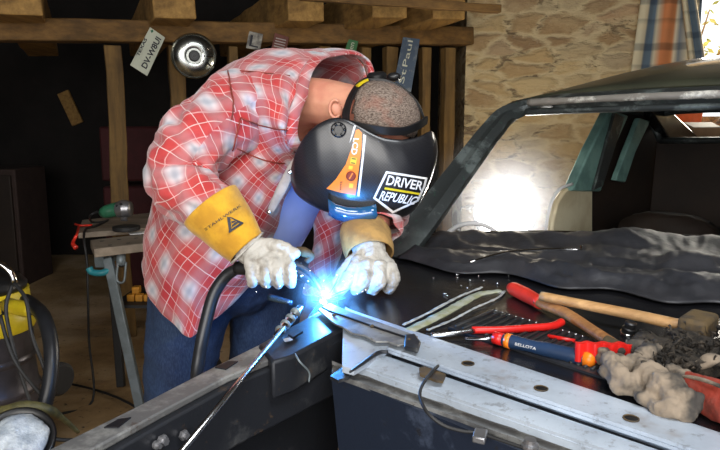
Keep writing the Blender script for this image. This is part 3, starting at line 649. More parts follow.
# bracket, wire, clip, bolt
obj('wire_bracket', prism([Z(*p, ZD+.006) for p in ((419, 368), (424, 366), (446, 374), (443, 381), (436, 380), (420, 374))], (0, 0, -.004)), M['rust'], car, smooth=False)
obj('throttle_wire', tube([Z(438, 366, ZD+.012), Z(432, 372, ZD+.02), Z(423, 384, ZD+.012), Z(420, 396, ZD+.004), Z(427, 412, ZD-.0), Z(443, 425, ZD-.012), Z(462, 431, ZD-.02), Z(478, 433, ZD-.022), Z(500, 440, ZD-.022), Z(530, 450, ZD-.022)], .0026, 8), M['rubber'], car)
obj('wire_clip', prism([Z(*p, ZD-.018) for p in ((475, 427), (488, 429), (485, 439), (472, 436))], (0, 0, -.01)), M['steeldrum'], car, smooth=False, bevel=.002)
obj('bolt', lathe(Z(530, 447, ZD-.02), (0, 0, 1), [(.012, 0), (.012, .004), (.008, .005), (.008, .011), (0, .011)], 12), M['steeldrum'], car, smooth=False)
# louvre grille + sealer bands
def LQ(a, b):   # grille parallelogram
    q = [(448, 327), (494, 309), (640, 352), (606, 378)]; return tuple((q[0][i]*(1-a)+q[3][i]*a)*(1-b)+(q[1][i]*(1-a)+q[2][i]*a)*b for i in (0, 1))
obj('louvre_panel', prism([Z(*LQ(*p), ZD+.004) for p in ((0, 0), (1, 0), (1, 1), (0, 1))], (0, 0, -.004)), M['fender'], car, smooth=False)
for k in range(22):
    a = (k+.5)/22; obj('louvre', tube([Z(*LQ(a, .10), ZD+.005), Z(*LQ(a, .90), ZD+.005)], .0032, 6, 1), M['rubber'], car)
    if k < 14: obj('rivet', ellip(Z(*LQ(a, .97), ZD+.006), (.003, .003, .002), n=8, m=5), M['bright'], car)
for nm, pl, rr_, mt, zz in (('sealer_band', [(408, 331), (435, 318), (462, 303), (480, 294), (500, 291)], .013, 'seal', .001), ('sealer_edge', [(403, 325), (430, 312), (458, 297), (478, 289), (482, 287)], .004, 'sealedge', .004), ('sealer_edge', [(428, 330), (452, 320), (475, 308), (497, 298), (505, 291)], .0035, 'sealedge', .004)):
    obj(nm, wrinkle(tube([Z(*p, ZD+zz) for p in pl], rr_, 10, 8, ref=V3((0, 0, 1)), flat=.25), .002, 60), M[mt], car)
for k in range(15):
    p = Z(430+random.random()*80, 274+random.random()*24, ZD+.003); obj('metal_chip', ellip(p, (.003+random.random()*.003, .003, .0018), n=7, m=4), M['bright'], car)
# wheel hidden under the nose: a stand keeps it up
for (x, y) in ((1.0, .55), (.55, 1.9)): obj('axle_stand', lathe(V3((x, y, 0)), (0, 0, 1), [(.14, 0), (.14, .02), (.04, .06), (.035, .42), (0, .42)], 16), M['grey'], car)
# dust sheet
def hsheet(px, py):
    t = (py-240)/60; a = max(0, min(1, (px-395)/60))
    h = .035*math.exp(-((py-(244+.02*(px-600)))/7)**2)*a+.030*math.exp(-((py-(262+.03*(px-500)+3*math.sin(px/35)))/6)**2)+.034*math.exp(-((py-(281+.09*(px-600)))/6.5)**2)*max(0, min(1, (px-470)/60))
    h += .045*math.exp(-((px-622)/30)**2-((py-248)/10)**2)+.03*math.exp(-((px-690)/25)**2-((py-272)/12)**2)
    rd = 1-2*abs(noise.noise(V3((px/60+py/40, py/9-px/80, 9))))
    return h*.72+.012*rd+.006*(noise.noise(V3((px/16, py/8, 3)))+.6*noise.noise(V3((px/7, py/4, 5))))
vs, fs = [], []; nx, ny = 150, 56
for j in range(ny+1):
    for i in range(nx+1):
        px = 398+i/nx*430; f0 = 262+(px-398)*.145 if px < 640 else 297+(px-640)*.12; f0 += 3*math.sin(px/17)
        y0 = 238+max(0, (px-640))*.05; py = y0+(f0-y0)*j/ny; ed = min(1, min(j, ny-j)/5, min(i, nx-i)/6)
        p = Z(px, py, ZD+.006); p.z += .004+max(0, hsheet(px, py))*ed; vs.append(p)
for j in range(ny):
    for i in range(nx): a = j*(nx+1)+i; fs.append((a, a+1, a+nx+2, a+nx+1))
o = solid(obj('dust_sheet', (vs, fs), M['tarp']), .004, 1); tag(o, 'crumpled dark grey sheet bunched along the base of the windscreen', 'cloth')
tag(obj('trim_strip', tube([W(*p) for p in ((470, 262, 1.72), (510, 252, 1.78), (560, 249, 1.82), (580, 250, 1.82), (581, 246, 1.83))], .004, 8), M['chrome']), 'thin chrome trim strip lying on the dark sheet in the lamp glare', 'trim strip')
# ================================================================== TOOLS ON THE DECK
up = V3((0, 0, 1))
def Q(px, py, h=0): return Z(px, py, ZD+h)
r = thing('claw_hammer', Q(515, 290), 'hammer with red dipped grip and orange wooden shaft crossing under the other handle', 'hammer')
obj('shaft', tube([Q(538, 302, .018), Q(565, 313, .018), Q(592, 330, .018), Q(618, 347, .018)], [.013, .014, .012, .012], 14, flat=.8), M['handle2'], r)
obj('grip', tube([Q(510, 287, .018), Q(514, 289, .018), Q(526, 295, .018), Q(541, 303, .018)], [.010, .0165, .017, .0145], 14), M['redpaint'], r)
obj('head', join(tube([Q(606, 343, .02), Q(618, 347, .02), Q(630, 352, .02)], [.014, .011, .012], 12)), M['rust'], r)
r = thing('sledge_hammer', Q(690, 322), 'hammer with long pale wooden handle and square rusty iron head', 'hammer')
hp_ = [Q(541, 296, .040), Q(580, 304, .038), Q(630, 314, .036), Q(684, 326, .034)]
obj('handle', tube(hp_, [.0115, .012, .0125, .013], 14, flat=.85), M['handle'], r)
dz_ = (hp_[-1]-hp_[-2]).normalized(); sx_ = dz_.cross(up).normalized()
obj('head', boxc(Q(698, 327, .034), (.05, .085, .046), (dz_, sx_, up)), M['rust'], r, smooth=False, bevel=.008)
r = thing('pry_bar', Q(440, 333), 'slim tool with long red sleeve and bare steel tip', 'bar tool')
obj('sleeve', tube([Q(472, 330, .012), Q(500, 330, .012), Q(530, 328, .012), Q(552, 326, .012), Q(562, 322, .014)], [.007, .0075, .0075, .0075, .008], 12), M['red'], r)
obj('tip', tube([Q(431, 335, .008), Q(450, 334, .010), Q(474, 330.5, .012)], [.004, .006, .005], 10), M['bright'], r)
r = thing('screwdriver', Q(520, 340), 'screwdriver with dark blue grip, orange ends and a bright steel blade', 'screwdriver')
A_, B_ = Q(500, 339, .014), Q(592, 360, .014); dd = (B_-A_).normalized()
obj('grip', tube([A_, A_+dd*.02, A_+dd*.06, A_+(B_-A_)*.55, B_-dd*.03, B_], [.009, .013, .011, .013, .0135, .010], 14), simple('dark_blue_grip', (.015, .04, .10), .45), r)
obj('collar', tube([A_-dd*.012, A_+dd*.006], .0115, 14, 1), M['red'], r)
obj('grip_ring', tube([A_+dd*.012, A_+dd*.022], .0137, 14, 1), M['orange'], r)

obj('end_cap', tube([B_-dd*.012, B_, B_+dd*.006], [.0137, .012, .007], 14, 1), M['orange'], r)
obj('blade', tube([Q(466, 339, .008), Q(484, 339, .014), A_-dd*.008], [.004, .0035, .0035], 8), M['bright'], r)
tr_o = bvh([c_ for c_ in r.children if c_.name.startswith('grip')][0])
decal_text('lettering', 'BELLOTA', [(515, 345), (536, 350), (536.6, 347.6), (515.6, 342.6)], tr_o, M['white'], r, off=.0012)
# red corrugated clamp
a, b = Q(575, 350, .028), Q(648, 352, .034); dd = (b-a).normalized(); pts = []; n_ = 60
top = [a+(b-a)*(i/n_)+V3((0, 0, .011)) for i in range(n_+1)]; sd_ = dd.cross(up)
rings = []
for i in range(n_+1):
    p = a+(b-a)*(i/n_); off = .004*math.sin(i/n_*2*PI*4.5); rings.append([p+sd_*(.005+off)+up*.014, p+sd_*(-.005+off)+up*.014, p+sd_*(-.005+off)-up*.018, p+sd_*(.005+off)-up*.018])
tag(obj('corrugated_strip', loft(rings), M['red'], auto=50), 'bright red wavy plastic strip standing on edge beside the old glove', 'plastic strip')
tag(obj('red_rod', tube([Q(548, 336, .008), Q(575, 341, .008)], .004, 8, 2), M['red']), 'thin dark red rod lying between screwdriver and wavy strip', 'rod')
r = thing('socket', Q(627, 330), 'small black and chrome round socket between the handles', 'socket')
c_ = Q(627, 336, .0); obj('socket_body', lathe(c_, (.1, -.25, 1), [(.013, 0), (.013, .018), (.011, .02), (.011, .03), (.008, .032), (0, .030)], 24), M['black'], r, auto=40)
obj('chrome_ring', lathe(c_+V3((0, 0, .002)), (.1, -.25, 1), [(.0135, 0), (.0145, .002), (.0145, .007), (.0135, .008)], 24), M['chrome'], r)
# matted fibre
bl = [ellip(Q(645+random.random()*95, 338+random.random()*32+0, .02), (.022+random.random()*.02, .02+random.random()*.02, .018), n=12, m=8) for k in range(26)]
for k in range(160):
    p = Q(638+random.random()*100, 332+random.random()*40, .03+random.random()*.012); q_ = p+V3((random.uniform(-.02, .02), random.uniform(-.02, .02), random.uniform(-.005, .022)))
    bl.append(tube([p, (p+q_)/2+V3((0, 0, .006)), q_], .0012, 4, 2))
tag(obj('wire_wool', wrinkle(join(*[(d[0], d[1]) for d in bl]), .006, 50), M['wool']), 'dark matted heap of fibre under the rusty hammer head', 'wire wool')
# old gloves
r = thing('old_work_glove', Q(650, 385), 'dirty grey suede work glove lying crumpled beside the silver panel', 'glove')
bl = [ellip(Q(655, 383, .02), (.048, .038, .014), ((Q(690, 405)-Q(620, 360)).normalized(), V3((.5, .8, 0)).normalized(), up)), capsules([Q(640, 372, .022), Q(662, 388, .026), Q(684, 402, .02)], [.024, .028, .024]),
      capsules([Q(610, 372, .02), Q(624, 366, .03), Q(644, 358, .036), Q(658, 352, .03)], [.014, .017, .016, .012]), capsules([Q(604, 360, .02), Q(618, 364, .024), Q(636, 372, .022)], [.012, .016, .018]),
      capsules([Q(612, 378, .016), Q(622, 384, .02), Q(640, 386, .02)], [.010, .014, .016]), capsules([Q(668, 372, .03), Q(684, 382, .03), Q(697, 396, .022)], [.014, .016, .014]),
      capsules([Q(640, 396, .012), Q(665, 408, .014), Q(688, 412, .014)], [.010, .014, .012])]
bl += [capsules([Q(604, 352, .02), Q(612, 362, .04), Q(622, 378, .03)], [.010, .012, .010]), capsules([Q(622, 352, .03), Q(640, 345, .045), Q(652, 350, .05)], [.008, .010, .008])]
blob('hand', bl, M['suede'], r, .003, .020, .022, 2)
obj('red_piping', tube([Q(648, 403, .012), Q(660, 410, .010), Q(672, 416, .008)], .003, 6), M['red'], r)
r = thing('old_work_glove', Q(705, 392), 'dirty red leather glove lying at the right edge of the deck', 'glove')
blob('hand', [capsules([Q(678, 378, .025), Q(700, 388, .03), Q(740, 404, .03)], [.012, .022, .026]), capsules([Q(676, 384, .02), Q(700, 398, .02), Q(730, 414, .02)], [.008, .016, .02])], M['redcloth'], r, .004, .010, .03)
obj('piping', tube([Q(676, 376, .035), Q(700, 379, .05), Q(735, 392, .055)], .003, 6), M['suede'], r)
tag(obj('pale_rag', wrinkle(tube([Q(690, 366, .03), Q(712, 362, .04), Q(745, 360, .04)], [.008, .018, .02], 14, 8, flat=.6), .006, 40), M['suede']), 'twisted pale greenish rag end above the red glove', 'rag')
# ================================================================== LAMP behind the car
lc = W(505, 213, 3.25); r = thing('work_lamp', V3((lc.x, lc.y, 0)), 'dazzling round work lamp on a stand seen through the car\'s windscreen opening', 'lamp')
ld = (CAM-lc).normalized(); ld = (ld+V3((.05, 0, .15))).normalized()
obj('reflector', lathe(lc-ld*.02, -ld, [(.158, -.01), (.164, 0), (.15, .05), (.09, .10), (0, .11)], 40), M['grey'], r, auto=40)
LAMPM = emit('lamp_glow', (1, .98, .94), 14)
obj('lamp_face', lathe(lc-ld*.02, ld, [(0, .05), (.07, .043), (.12, .026), (.156, 0), (0, -.002)], 40), LAMPM, r)
obj('stand_pole', tube([V3((lc.x, lc.y+.1, 0.02)), V3((lc.x, lc.y+.1, lc.z))], .015, 10, 1), M['grey'], r)
for a in (0, 2.1, 4.2): obj('leg', tube([V3((lc.x, lc.y+.1, .35)), V3((lc.x+.35*math.cos(a), lc.y+.1+.35*math.sin(a), .01))], .01, 8, 1), M['grey'], r)
# ================================================================== WORKBENCH + GRINDER
def oz(px, py, z): return Z(px, py, z)
r = thing('folding_workbench', V3((-1.2, 3.1, 0)), 'folding workbench with two worn boards and grey metal legs', 'workbench')
bz = .80
fb = [oz(84, 236, bz), oz(160, 229, bz), oz(170, 214, bz), oz(88, 224, bz)]
obj('rear_board', prism([oz(78, 233, bz), oz(168, 226, bz), oz(166, 211, bz), oz(82, 220, bz)], (0, 0, -.03)), M['bench'], r, smooth=False, bevel=.004)
bz2 = .79
brd = obj('front_board', prism([oz(94, 249, bz2), oz(172, 240, bz2), oz(170, 231, bz2), oz(90, 240, bz2)], (0, 0, -.042)), M['bench'], r, smooth=False, bevel=.004)
for x, y in ((102, 241), (119, 239.5), (136, 238), (110, 245), (128, 243)): obj('dog_hole', lathe(oz(x, y, bz2+.0005), up, [(0, 0), (.011, 0), (0, .0008)], 14), M['ink'], r)
gz = W(112, 270, 2.98)
def leg(a, b, w_=.045, m='grey'): obj('leg', bar(a, b, w_, .03, V3((0, 1, 0))), M[m], r, smooth=False, bevel=.004)
leg(W(108, 258, 3.0), V3((W(137, 405, 2.9).x, 2.78, .02))); leg(W(112, 268, 3.25), V3((W(112, 385, 3.1).x, 3.05, .02)), .04, 'rubber')
leg(W(165, 258, 3.0), V3((-.72, 2.85, .02))); leg(W(165, 262, 3.25), V3((-.78, 3.3, .02)), .04, 'rubber')
obj('side_channel', bar(W(99, 262, 3.02), W(116, 252, 3.2), .05, .06), M['grey'], r, smooth=False, bevel=.005)
obj('crank_bracket', tube([W(89, 268, 2.98), W(92, 272, 2.98), W(101, 273, 2.98), W(110, 270, 3.0)], [.018, .016, .016, .018], 10), simple('turquoise_bracket', (.03, .30, .36), .45), r)
obj('clamp_screw', tube([W(121, 252, 3.02), W(121, 266, 3.0)], .022, 12, 2), M['grey'], r)
obj('clamp_loop', tube([W(118, 262, 2.98), W(117, 280, 2.98), W(124, 281, 2.98), W(126, 262, 2.98)], .006, 8), M['grey'], r)
obj('lower_shelf', prism([V3((-1.22, 2.95, .47)), V3((-.80, 2.95, .47)), V3((-.80, 3.3, .47)), V3((-1.22, 3.3, .47))], (0, 0, .015)), M['rubber'], r, smooth=False)
ck = ['leftmost of three amber blocks under the workbench', 'middle amber block under the workbench', 'rightmost amber block under the workbench beside the man\'s shirt', 'small amber block lying on top of the other amber blocks']
for k, (x, y) in enumerate(((126, 288.5), (134.5, 288), (143, 287.5), (130, 282))):
    p = Z(x, y-2, .50 if k < 3 else .53); p.y = 3.03+(.02 if k == 3 else 0); p.x = (x-360)/F*3.05; p.z = .4855+.0175 if k < 3 else .4855+.052
    tag(obj('amber_block', boxc(p, (.036, .04, .035)), simple('amber_plastic_%d' % k, (.62, .27, .03), .4), smooth=False, bevel=.004), ck[k], 'block', 'amber blocks under the workbench')
c_ = W(76, 240, 3.2)
tag(obj('red_clamp', join(tube([oz(75, 224, bz+.01), oz(81, 225.5, bz+.012), oz(92, 225, bz+.01)], .006, 8), tube([oz(79, 226, bz+.004), W(77, 234, 3.0), W(73, 243, 3.0), W(76, 248, 2.98)], [.006, .006, .009, .012], 10)), M['redpaint']), 'red-handled hook clamp hanging off the left end of the workbench', 'clamp')
r = thing('angle_grinder', oz(122, 226, bz), 'green angle grinder with metal gear head resting on the workbench', 'angle grinder')
gd = 3.22
gz0 = oz(122, 222, bz)
def G(px, py, dd=0): return W(px, py, 3.28+dd)
obj('motor_body', tube([G(103, 213, .05), G(106, 212), G(114, 210), G(120, 209)], [.022, .034, .038, .040], 16), M['greentool'], r)
obj('gear_head', tube([G(117, 210), G(124, 209), G(131, 209)], [.040, .050, .038], 16), M['steeldrum'], r)
obj('head_screw', ellip(G(121, 204, -.045), (.008, .005, .008), n=10, m=6), M['black'], r); obj('head_screw', ellip(G(117, 206, -.04), (.006, .005, .006), n=10, m=6), M['black'], r)
obj('spindle', tube([G(124, 209), G(124, 221)], .018, 14, 1), M['steeldrum'], r)
gd_ = G(126, 222); obj('disc_guard', lathe(V3((gd_.x, gd_.y, bz+.008)), up, [(0, 0), (.065, 0), (.07, .004), (.07, .022), (.05, .026), (0, .026)], 32), M['rubber'], r, auto=40)
obj('power_cord', tube([G(103, 213, .05), G(97, 212), G(90, 216), oz(92, 222, bz+.008), oz(102, 222, bz+.006), oz(108, 220, bz+.006), oz(96, 226, bz+.008), oz(86, 229, bz+.01), W(84, 240, 3.02), W(87, 262, 3.0), W(88, 300, 3.0), V3((W(82, 340, 3.0).x, 2.95, .3)), V3((-1.32, 2.9, .012)), V3((-1.42, 2.75, .012))], .006, 8), M['rubber'], r)
tag(obj('paper_offcut', prism([oz(128, 233, bz2+.002), oz(146, 231.5, bz2+.002), oz(147, 233.5, bz2+.002), oz(130, 235, bz2+.002)], (0, 0, .003)), M['white'], smooth=False), 'thin pale offcut strip lying on the workbench edge beside the shirt', 'offcut')
# ================================================================== SHOP VAC
vc = V3((W(-31, 330, 2.25).x, 2.25, 0)); r = thing('shop_vacuum', vc, 'yellow-topped shop vacuum with metal drum at the left edge', 'vacuum cleaner')
vz = W(-20, 346, 2.1).z
R0 = .175
drum = [(R0*.9, .06), (R0*.93, .08)]
for k in range(4): z_ = .1+(vz-.12)*k/4; g_ = 1.12-.04*k; drum += [(R0*.93*g_, z_), (R0*.97*g_, z_+.01), (R0*.97*g_, z_+.02), (R0*.93*g_, z_+.03)]
obj('drum', lathe(vc, up, drum+[(R0*.95, vz)], 48), M['drum'], r, auto=35)
obj('motor_head', lathe(vc, up, [(R0*.98, vz-.02), (R0*1.03, vz), (R0*1.03, vz+.04), (R0*.95, vz+.06), (R0*.92, vz+.13), (0, vz+.13)], 48), M['yellow'], r, auto=35)
for a in range(-6, 7): 
    if a % 2: an = -PI/2+.6+a*.07; obj('vent', boxc(vc+V3((math.cos(an)*R0*.945, math.sin(an)*R0*.945, vz+.09)), (.008, .012, .05), (V3((math.cos(an), math.sin(an), 0)), V3((-math.sin(an), math.cos(an), 0)), up)), M['black'], r, smooth=False)
obj('black_lid', lathe(vc+V3((0, 0, vz+.13)), up, [(R0*.88, 0), (R0*.9, .02), (R0*.75, .05), (R0*.4, .065), (0, .068)], 40), M['black'], r)
hl = [vc+V3((.16*math.cos(a), -.05, vz+.17+.10*math.sin(a))) for a in [PI*i/8 for i in range(9)]]
obj('carry_handle', tube(hl, .012, 10, 3), M['chrome'], r)
pt = W(30, 309, 2.12); obj('hose_port', tube([pt+V3((-.12, .08, -.01)), pt+V3((-.02, .0, 0)), pt+V3((.02, -.02, .0))], [.026, .027, .022], 18, 2), M['yellow'], r)
obj('port_bore', lathe(pt+V3((.02, -.02, 0)), V3((.9, -.45, 0)), [(.015, .0), (.015, .002), (0, .002)], 16), M['ink'], r)
hp2 = [W(26, 300, 2.25), W(34, 306, 2.1), W(44, 318, 1.98), W(51, 345, 1.92), W(50, 380, 1.88), W(42, 415, 1.85), W(34, 440, 1.85), W(15, 470, 1.9)]
tag(obj('vacuum_hose', tube(hp2, .021, 14, 24, wig=lambda i: .10*(i % 2)), M['hose'], r), None)
for pl in ([(12, 285, 2.0), (6, 310, 1.98), (14, 350, 1.97), (26, 390, 1.96), (36, 420, 1.95)], [(14, 283, 2.0), (26, 300, 1.97), (32, 335, 1.95), (42, 362, 1.95), (50, 385, 1.95)], [(0, 315, 1.98), (10, 350, 1.96), (22, 372, 1.95), (44, 398, 1.93)]):
    obj('power_cord', px_tube(pl, .006), M['rubber'], r)
obj('wheel', lathe(W(60, 378, 2.25)-V3((.02, 0, 0)), V3((.9, -.4, 0)), [(0, 0), (.055, 0), (.06, .01), (.06, .03), (.05, .04), (0, .04)], 28), M['rubber'], r, auto=40)
for s in (-1, 1): obj('caster', lathe(vc+V3((.02*s, -.17, .035)), V3((1, 0, 0)), [(0, 0), (.035, 0), (.035, .02), (0, .02)], 20), M['rubber'], r)
tag(obj('air_hose', px_tube([(-20, 414, 1.7), (5, 412, 1.68), (25, 407, 1.68), (48, 410, 1.7), (62, 418, 1.74), (78, 432, 1.8)], [.018, .018, .018, .015, .008, .006]), M['olive']), 'worn olive hose crossing in front of the vacuum', 'hose')
tag(obj('floor_cable', px_tube([(-10, 404, 1.9), (20, 418, 1.9), (50, 438, 1.9), (90, 440, 1.95)], .006), M['rubber']), 'thin black cable on the floor behind the wing rail', 'cable')
r = thing('headlamp_shell', W(18, 440, 1.5), 'round black lamp shell covered with crumpled milky plastic, bottom left corner', 'lamp shell')
hc2 = W(16, 438, 1.5); hn2 = V3((.25, -.55, .8)).normalized()
obj('rim', lathe(hc2-hn2*.03, hn2, [(0, -.06), (.06, -.05), (.085, 0), (.088, .02), (.08, .026), (.075, .015)], 40), M['black'], r)
obj('plastic_cover', wrinkle(lathe(hc2-hn2*.01, hn2, [(0, .02), (.02, .02), (.04, .016), (.055, .012), (.068, .004), (.07, 0)], 48), .009, 30), M['plastic'], r)
tag(obj('extension_lead', tube([V3((-1.02, 2.25, .01)), V3((-.9, 2.6, .01)), V3((-1.3, 3.0, .01)), V3((-1.9, 3.2, .01)), V3((-2.6, 3.1, .01))], .006, 8), M['rubber']), 'thin dark lead lying across the earth floor behind the vacuum', 'cable')
# ================================================================== THE MAN
man = thing('person', V3((-.48, 1.85, 0)), 'person in red plaid overshirt, jeans and welding helmet bending over the car to weld', 'person')
# body: one continuous mesh
hcn = W(380, 117, 1.63)
bp = [capsules([W(200, 268, 1.85), W(225, 225, 1.85), W(255, 150, 1.83), W(285, 112, 1.8)], [.09, .11, .14, .12]),
      capsules([W(290, 108, 1.75), W(315, 102, 1.7), W(350, 108, 1.66), W(372, 116, 1.64)], [.085, .066, .062, .06]),
      ellip(hcn, (.098, .078, .085), (V3((.97, 0, -.2)).normalized(), V3((0, 1, 0)), V3((.2, 0, .97)).normalized()), 28, 20),
      ellip(W(368, 152, 1.63), (.062, .055, .075), (V3((1, 0, 0)), V3((0, 1, 0)), V3((-.1, 0, 1)).normalized()), 20, 14),      # face / jaw, looking down
      capsules([W(356, 178, 1.63), W(366, 186, 1.63)], [.010, .015]),                                                          # nose
      capsules([W(345, 172, 1.63), W(346, 176, 1.63)], [.018, .018]),
      capsules([W(250, 118, 1.68), W(195, 145, 1.57), W(178, 182, 1.5), W(215, 212, 1.45), W(250, 245, 1.44)], [.065, .055, .045, .038, .03]),
      capsules([W(290, 125, 1.95), W(350, 165, 1.93), W(378, 185, 1.85), W(376, 222, 1.62), W(370, 250, 1.52)], [.065, .055, .045, .038, .03])]
LX = [(-.525, 1.80), (-.31, 1.98)]
for (x, y) in LX: bp.append(capsules([V3((x+.02, y, .80)), V3((x-.02, y-.02, .48)), V3((x, y+.03, .10))], [.085, .06, .045])); bp.append(capsules([V3((x, y+.05, .05)), V3((x+.07, y-.12, .045))], [.045, .04]))
# ear
ec = W(336, 109, 1.585)
bp.append(ellip(ec, (.018, .010, .026), (V3((1, 0, .3)).normalized(), V3((0, 1, 0)), V3((-.3, 0, 1)).normalized()), 14, 10))
blob('body', bp, M['skin'], man, .007, sm=5)
earp = tube([ec+V3((.014*math.cos(a)-.002, -.010, .022*math.sin(a))) for a in [i*2*PI/16*.75+.9 for i in range(17)]], .0042, 8, 2)
obj('ear_rim', earp, M['skin'], man)
# hair cap
hx, hy, hz_ = V3((.97, 0, -.2)).normalized(), V3((0, 1, 0)), V3((.2, 0, .97)).normalized()
hv, hf = ellip(hcn, (.104, .084, .091), (hx, hy, hz_), 64, 40)[:2]
keep = lambda p: (p-hcn).dot(hz_) > -.035 and (p-hcn).dot(hx) > -.078+.5*max(0, -(p-hcn).dot(hz_)-.0)
hair = obj('hair', wrinkle((hv, [f for f in hf if all(keep(hv[i]) for i in f)]), .0018, 90), M['hair'], man); solid(hair, .004, 0)
# torso shirt : rings from (back, front, near, far) points
RG = [((144, 262, 1.85), (268, 258, 1.85), (190, 338, 1.66), (235, 262, 2.05)),
      ((147, 252, 1.85), (269, 250, 1.85), (192, 305, 1.655), (232, 235, 2.05)),
      ((151, 220, 1.85), (273, 228, 1.84), (205, 255, 1.65), (236, 208, 2.05)),
      ((164, 180, 1.85), (284, 200, 1.82), (218, 205, 1.64), (250, 172, 2.06)),
      ((182, 138, 1.85), (296, 172, 1.80), (230, 165, 1.62), (275, 140, 2.06)),
      ((206, 95, 1.84), (303, 160, 1.78), (247, 128, 1.60), (300, 118, 2.08)),
      ((232, 66, 1.83), (303, 152, 1.74), (265, 108, 1.56), (322, 100, 2.08)),
      ((262, 51, 1.82), (301, 149, 1.70), (280, 102, 1.55), (345, 90, 2.03)),
      ((300, 50, 1.80), (299, 148, 1.66), (290, 98, 1.58), (358, 84, 1.93)),
      ((326, 56, 1.77), (300, 150, 1.64), (295, 98, 1.60), (368, 82, 1.84))]
keys = [[W(*p) for p in rg] for rg in RG]; sm = [smoothpath([k[i] for k in keys], 7) for i in range(4)]; n_ = 72; rings = []
for i in range(len(sm[0])):
    K, R_, Nn, Fr = (sm[j][i] for j in range(4)); c = (K+R_+Nn+Fr)/4; rg = []
    for j in range(n_):
        a = 2*PI*j/n_; ca, sa = math.cos(a), math.sin(a); ex = .86+.55*max(0, 1-i/12); sq = lambda v: math.copysign(abs(v)**ex, v)
        rg.append(c+((K-c) if ca > 0 else (c-R_)*1)*sq(ca)+((Nn-c) if sa > 0 else (c-Fr))*sq(sa))
    rings.append(rg)
d = loft(rings, cap=False); d = wrinkle(d, .010, 7, 3, (1.5, 1, .9)); d = wrinkle(d, .008, 13, 1, (1.3, 1, .8), ridge=True)
sh = subsurf(solid(obj('plaid_shirt', d, M['plaid'], man), .004, -1), 1)
# collar
cr = rings[-1]; col_ = [[p for p in cr], [p+V3((.008, -.012, .008)) for p in cr], [(p-sum(cr, V3())/n_)*.93+sum(cr, V3())/n_+V3((.028, -.008, .006)) for p in cr]]
solid(obj('shirt_collar', loft(col_, cap=False), M['plaid'], man), .006)
obj('shirt_placket', tube([W(*p) for p in ((303, 150, 1.60), (292, 168, 1.60), (281, 190, 1.61), (269, 214, 1.63))], [.008, .012, .014, .009], 10, 5, ref=V3((0, 1, 0)), flat=.35), M['lining'], man)
for p in ((290, 172, 1.59), (269, 212, 1.62), (299, 156, 1.585)): obj('snap_button', lathe(W(*p), (0, -1, .2), [(.006, 0), (.006, .003), (.003, .004), (0, .004)], 14), M['bright'], man)
obj('shirt_pocket', (lambda t_, q: (ontarget([p for p in q], t_, .004), [(0, 1, 2, 3)]))(bvh(sh), [(280, 128), (300, 140), (290, 160), (272, 150)]), M['plaid'], man, smooth=False) if False else None
# inner t-shirt belly
obj('t_shirt', tube([W(240, 262, 1.9), W(262, 232, 1.9), W(288, 190, 1.9), W(310, 150, 1.86)], [.12, .125, .12, .10], 32, 6), M['tee'], man)
# hanging far front panel of the shirt
pv = []; rings = []
for j in range(20):
    t_ = j/19; cxp = 326+6*math.sin(t_*5); y = 185+t_*112; w2 = 20+3*math.sin(t_*7)
    rings.append([W(cxp-w2, y, 1.90), W(cxp-w2*.4, y, 1.84+.02*math.sin(t_*9)), W(cxp+w2*.4, y, 1.85), W(cxp+w2, y, 1.93), W(cxp+w2*.5, y, 1.97), W(cxp-w2*.5, y, 1.97)])
subsurf(obj('shirt_front_flap', wrinkle(loft(rings), .010, 16, 2, (1, 1, 1.6)), M['plaid'], man), 2)
# sleeves
def sleeve(name, pts, rad, sd, flat=1):
    d = tube([W(*p) for p in pts], rad, 48, 10, ref=V3((0, -1, 0)), cap=False, flat=flat)
    d = wrinkle(d, .013, 9, sd, (1.2, 1, 1.2)); d = wrinkle(d, .013, 15, sd+2, (1, 1, 1.6), ridge=True); return subsurf(solid(obj(name, d, M['plaid'], man), .004), 1)
sleeve('sleeve', [(268, 100, 1.70), (240, 112, 1.64), (206, 134, 1.57), (184, 160, 1.52), (180, 182, 1.49), (196, 198, 1.47), (222, 212, 1.46)], [.085, .098, .088, .075, .070, .060, .045], 1)
sleeve('sleeve', [(300, 112, 1.98), (345, 150, 1.95), (385, 180, 1.88), (386, 205, 1.72), (378, 232, 1.60)], [.085, .08, .072, .062, .05], 5)
bpy.context.view_layer.update()
for tgt_, sl in ((sh, [[(216, 73), (234, 71), (252, 72), (272, 74), (290, 76)]]),):
    tt = bvh(tgt_)
    for pl in sl: obj('seam', tube(ontarget(pl, tt, .001), .0016, 6, 5), M['redcloth'], tgt_)
allb = [bvh(o_) for o_ in man.children if o_.name.startswith(('plaid_shirt', 'sleeve'))]
def hit(p):
    r_ = ray(*p).normalized(); hs = [h_ for h_ in (b_.ray_cast(CAM, r_) for b_ in allb) if h_[0] is not None]
    h_ = min(hs, key=lambda q: q[3]); n_ = h_[1] if h_[1].dot(r_) < 0 else -h_[1]; return h_[0]+n_*.0035
def dense(pl): return [(v.x, v.y) for v in smoothpath([V3((*p, 0)) for p in pl], 8)]
for pl in ([(228, 72), (231, 88), (233, 104), (231, 120)], [(240, 118), (256, 124), (275, 128), (292, 131)], [(240, 119), (236, 134), (232, 150)], [(237, 148), (254, 156), (272, 162), (284, 163)]):
    obj('seam', tube([hit(p) for p in dense(pl)], .0018, 6, 1), M['redcloth'], sh)
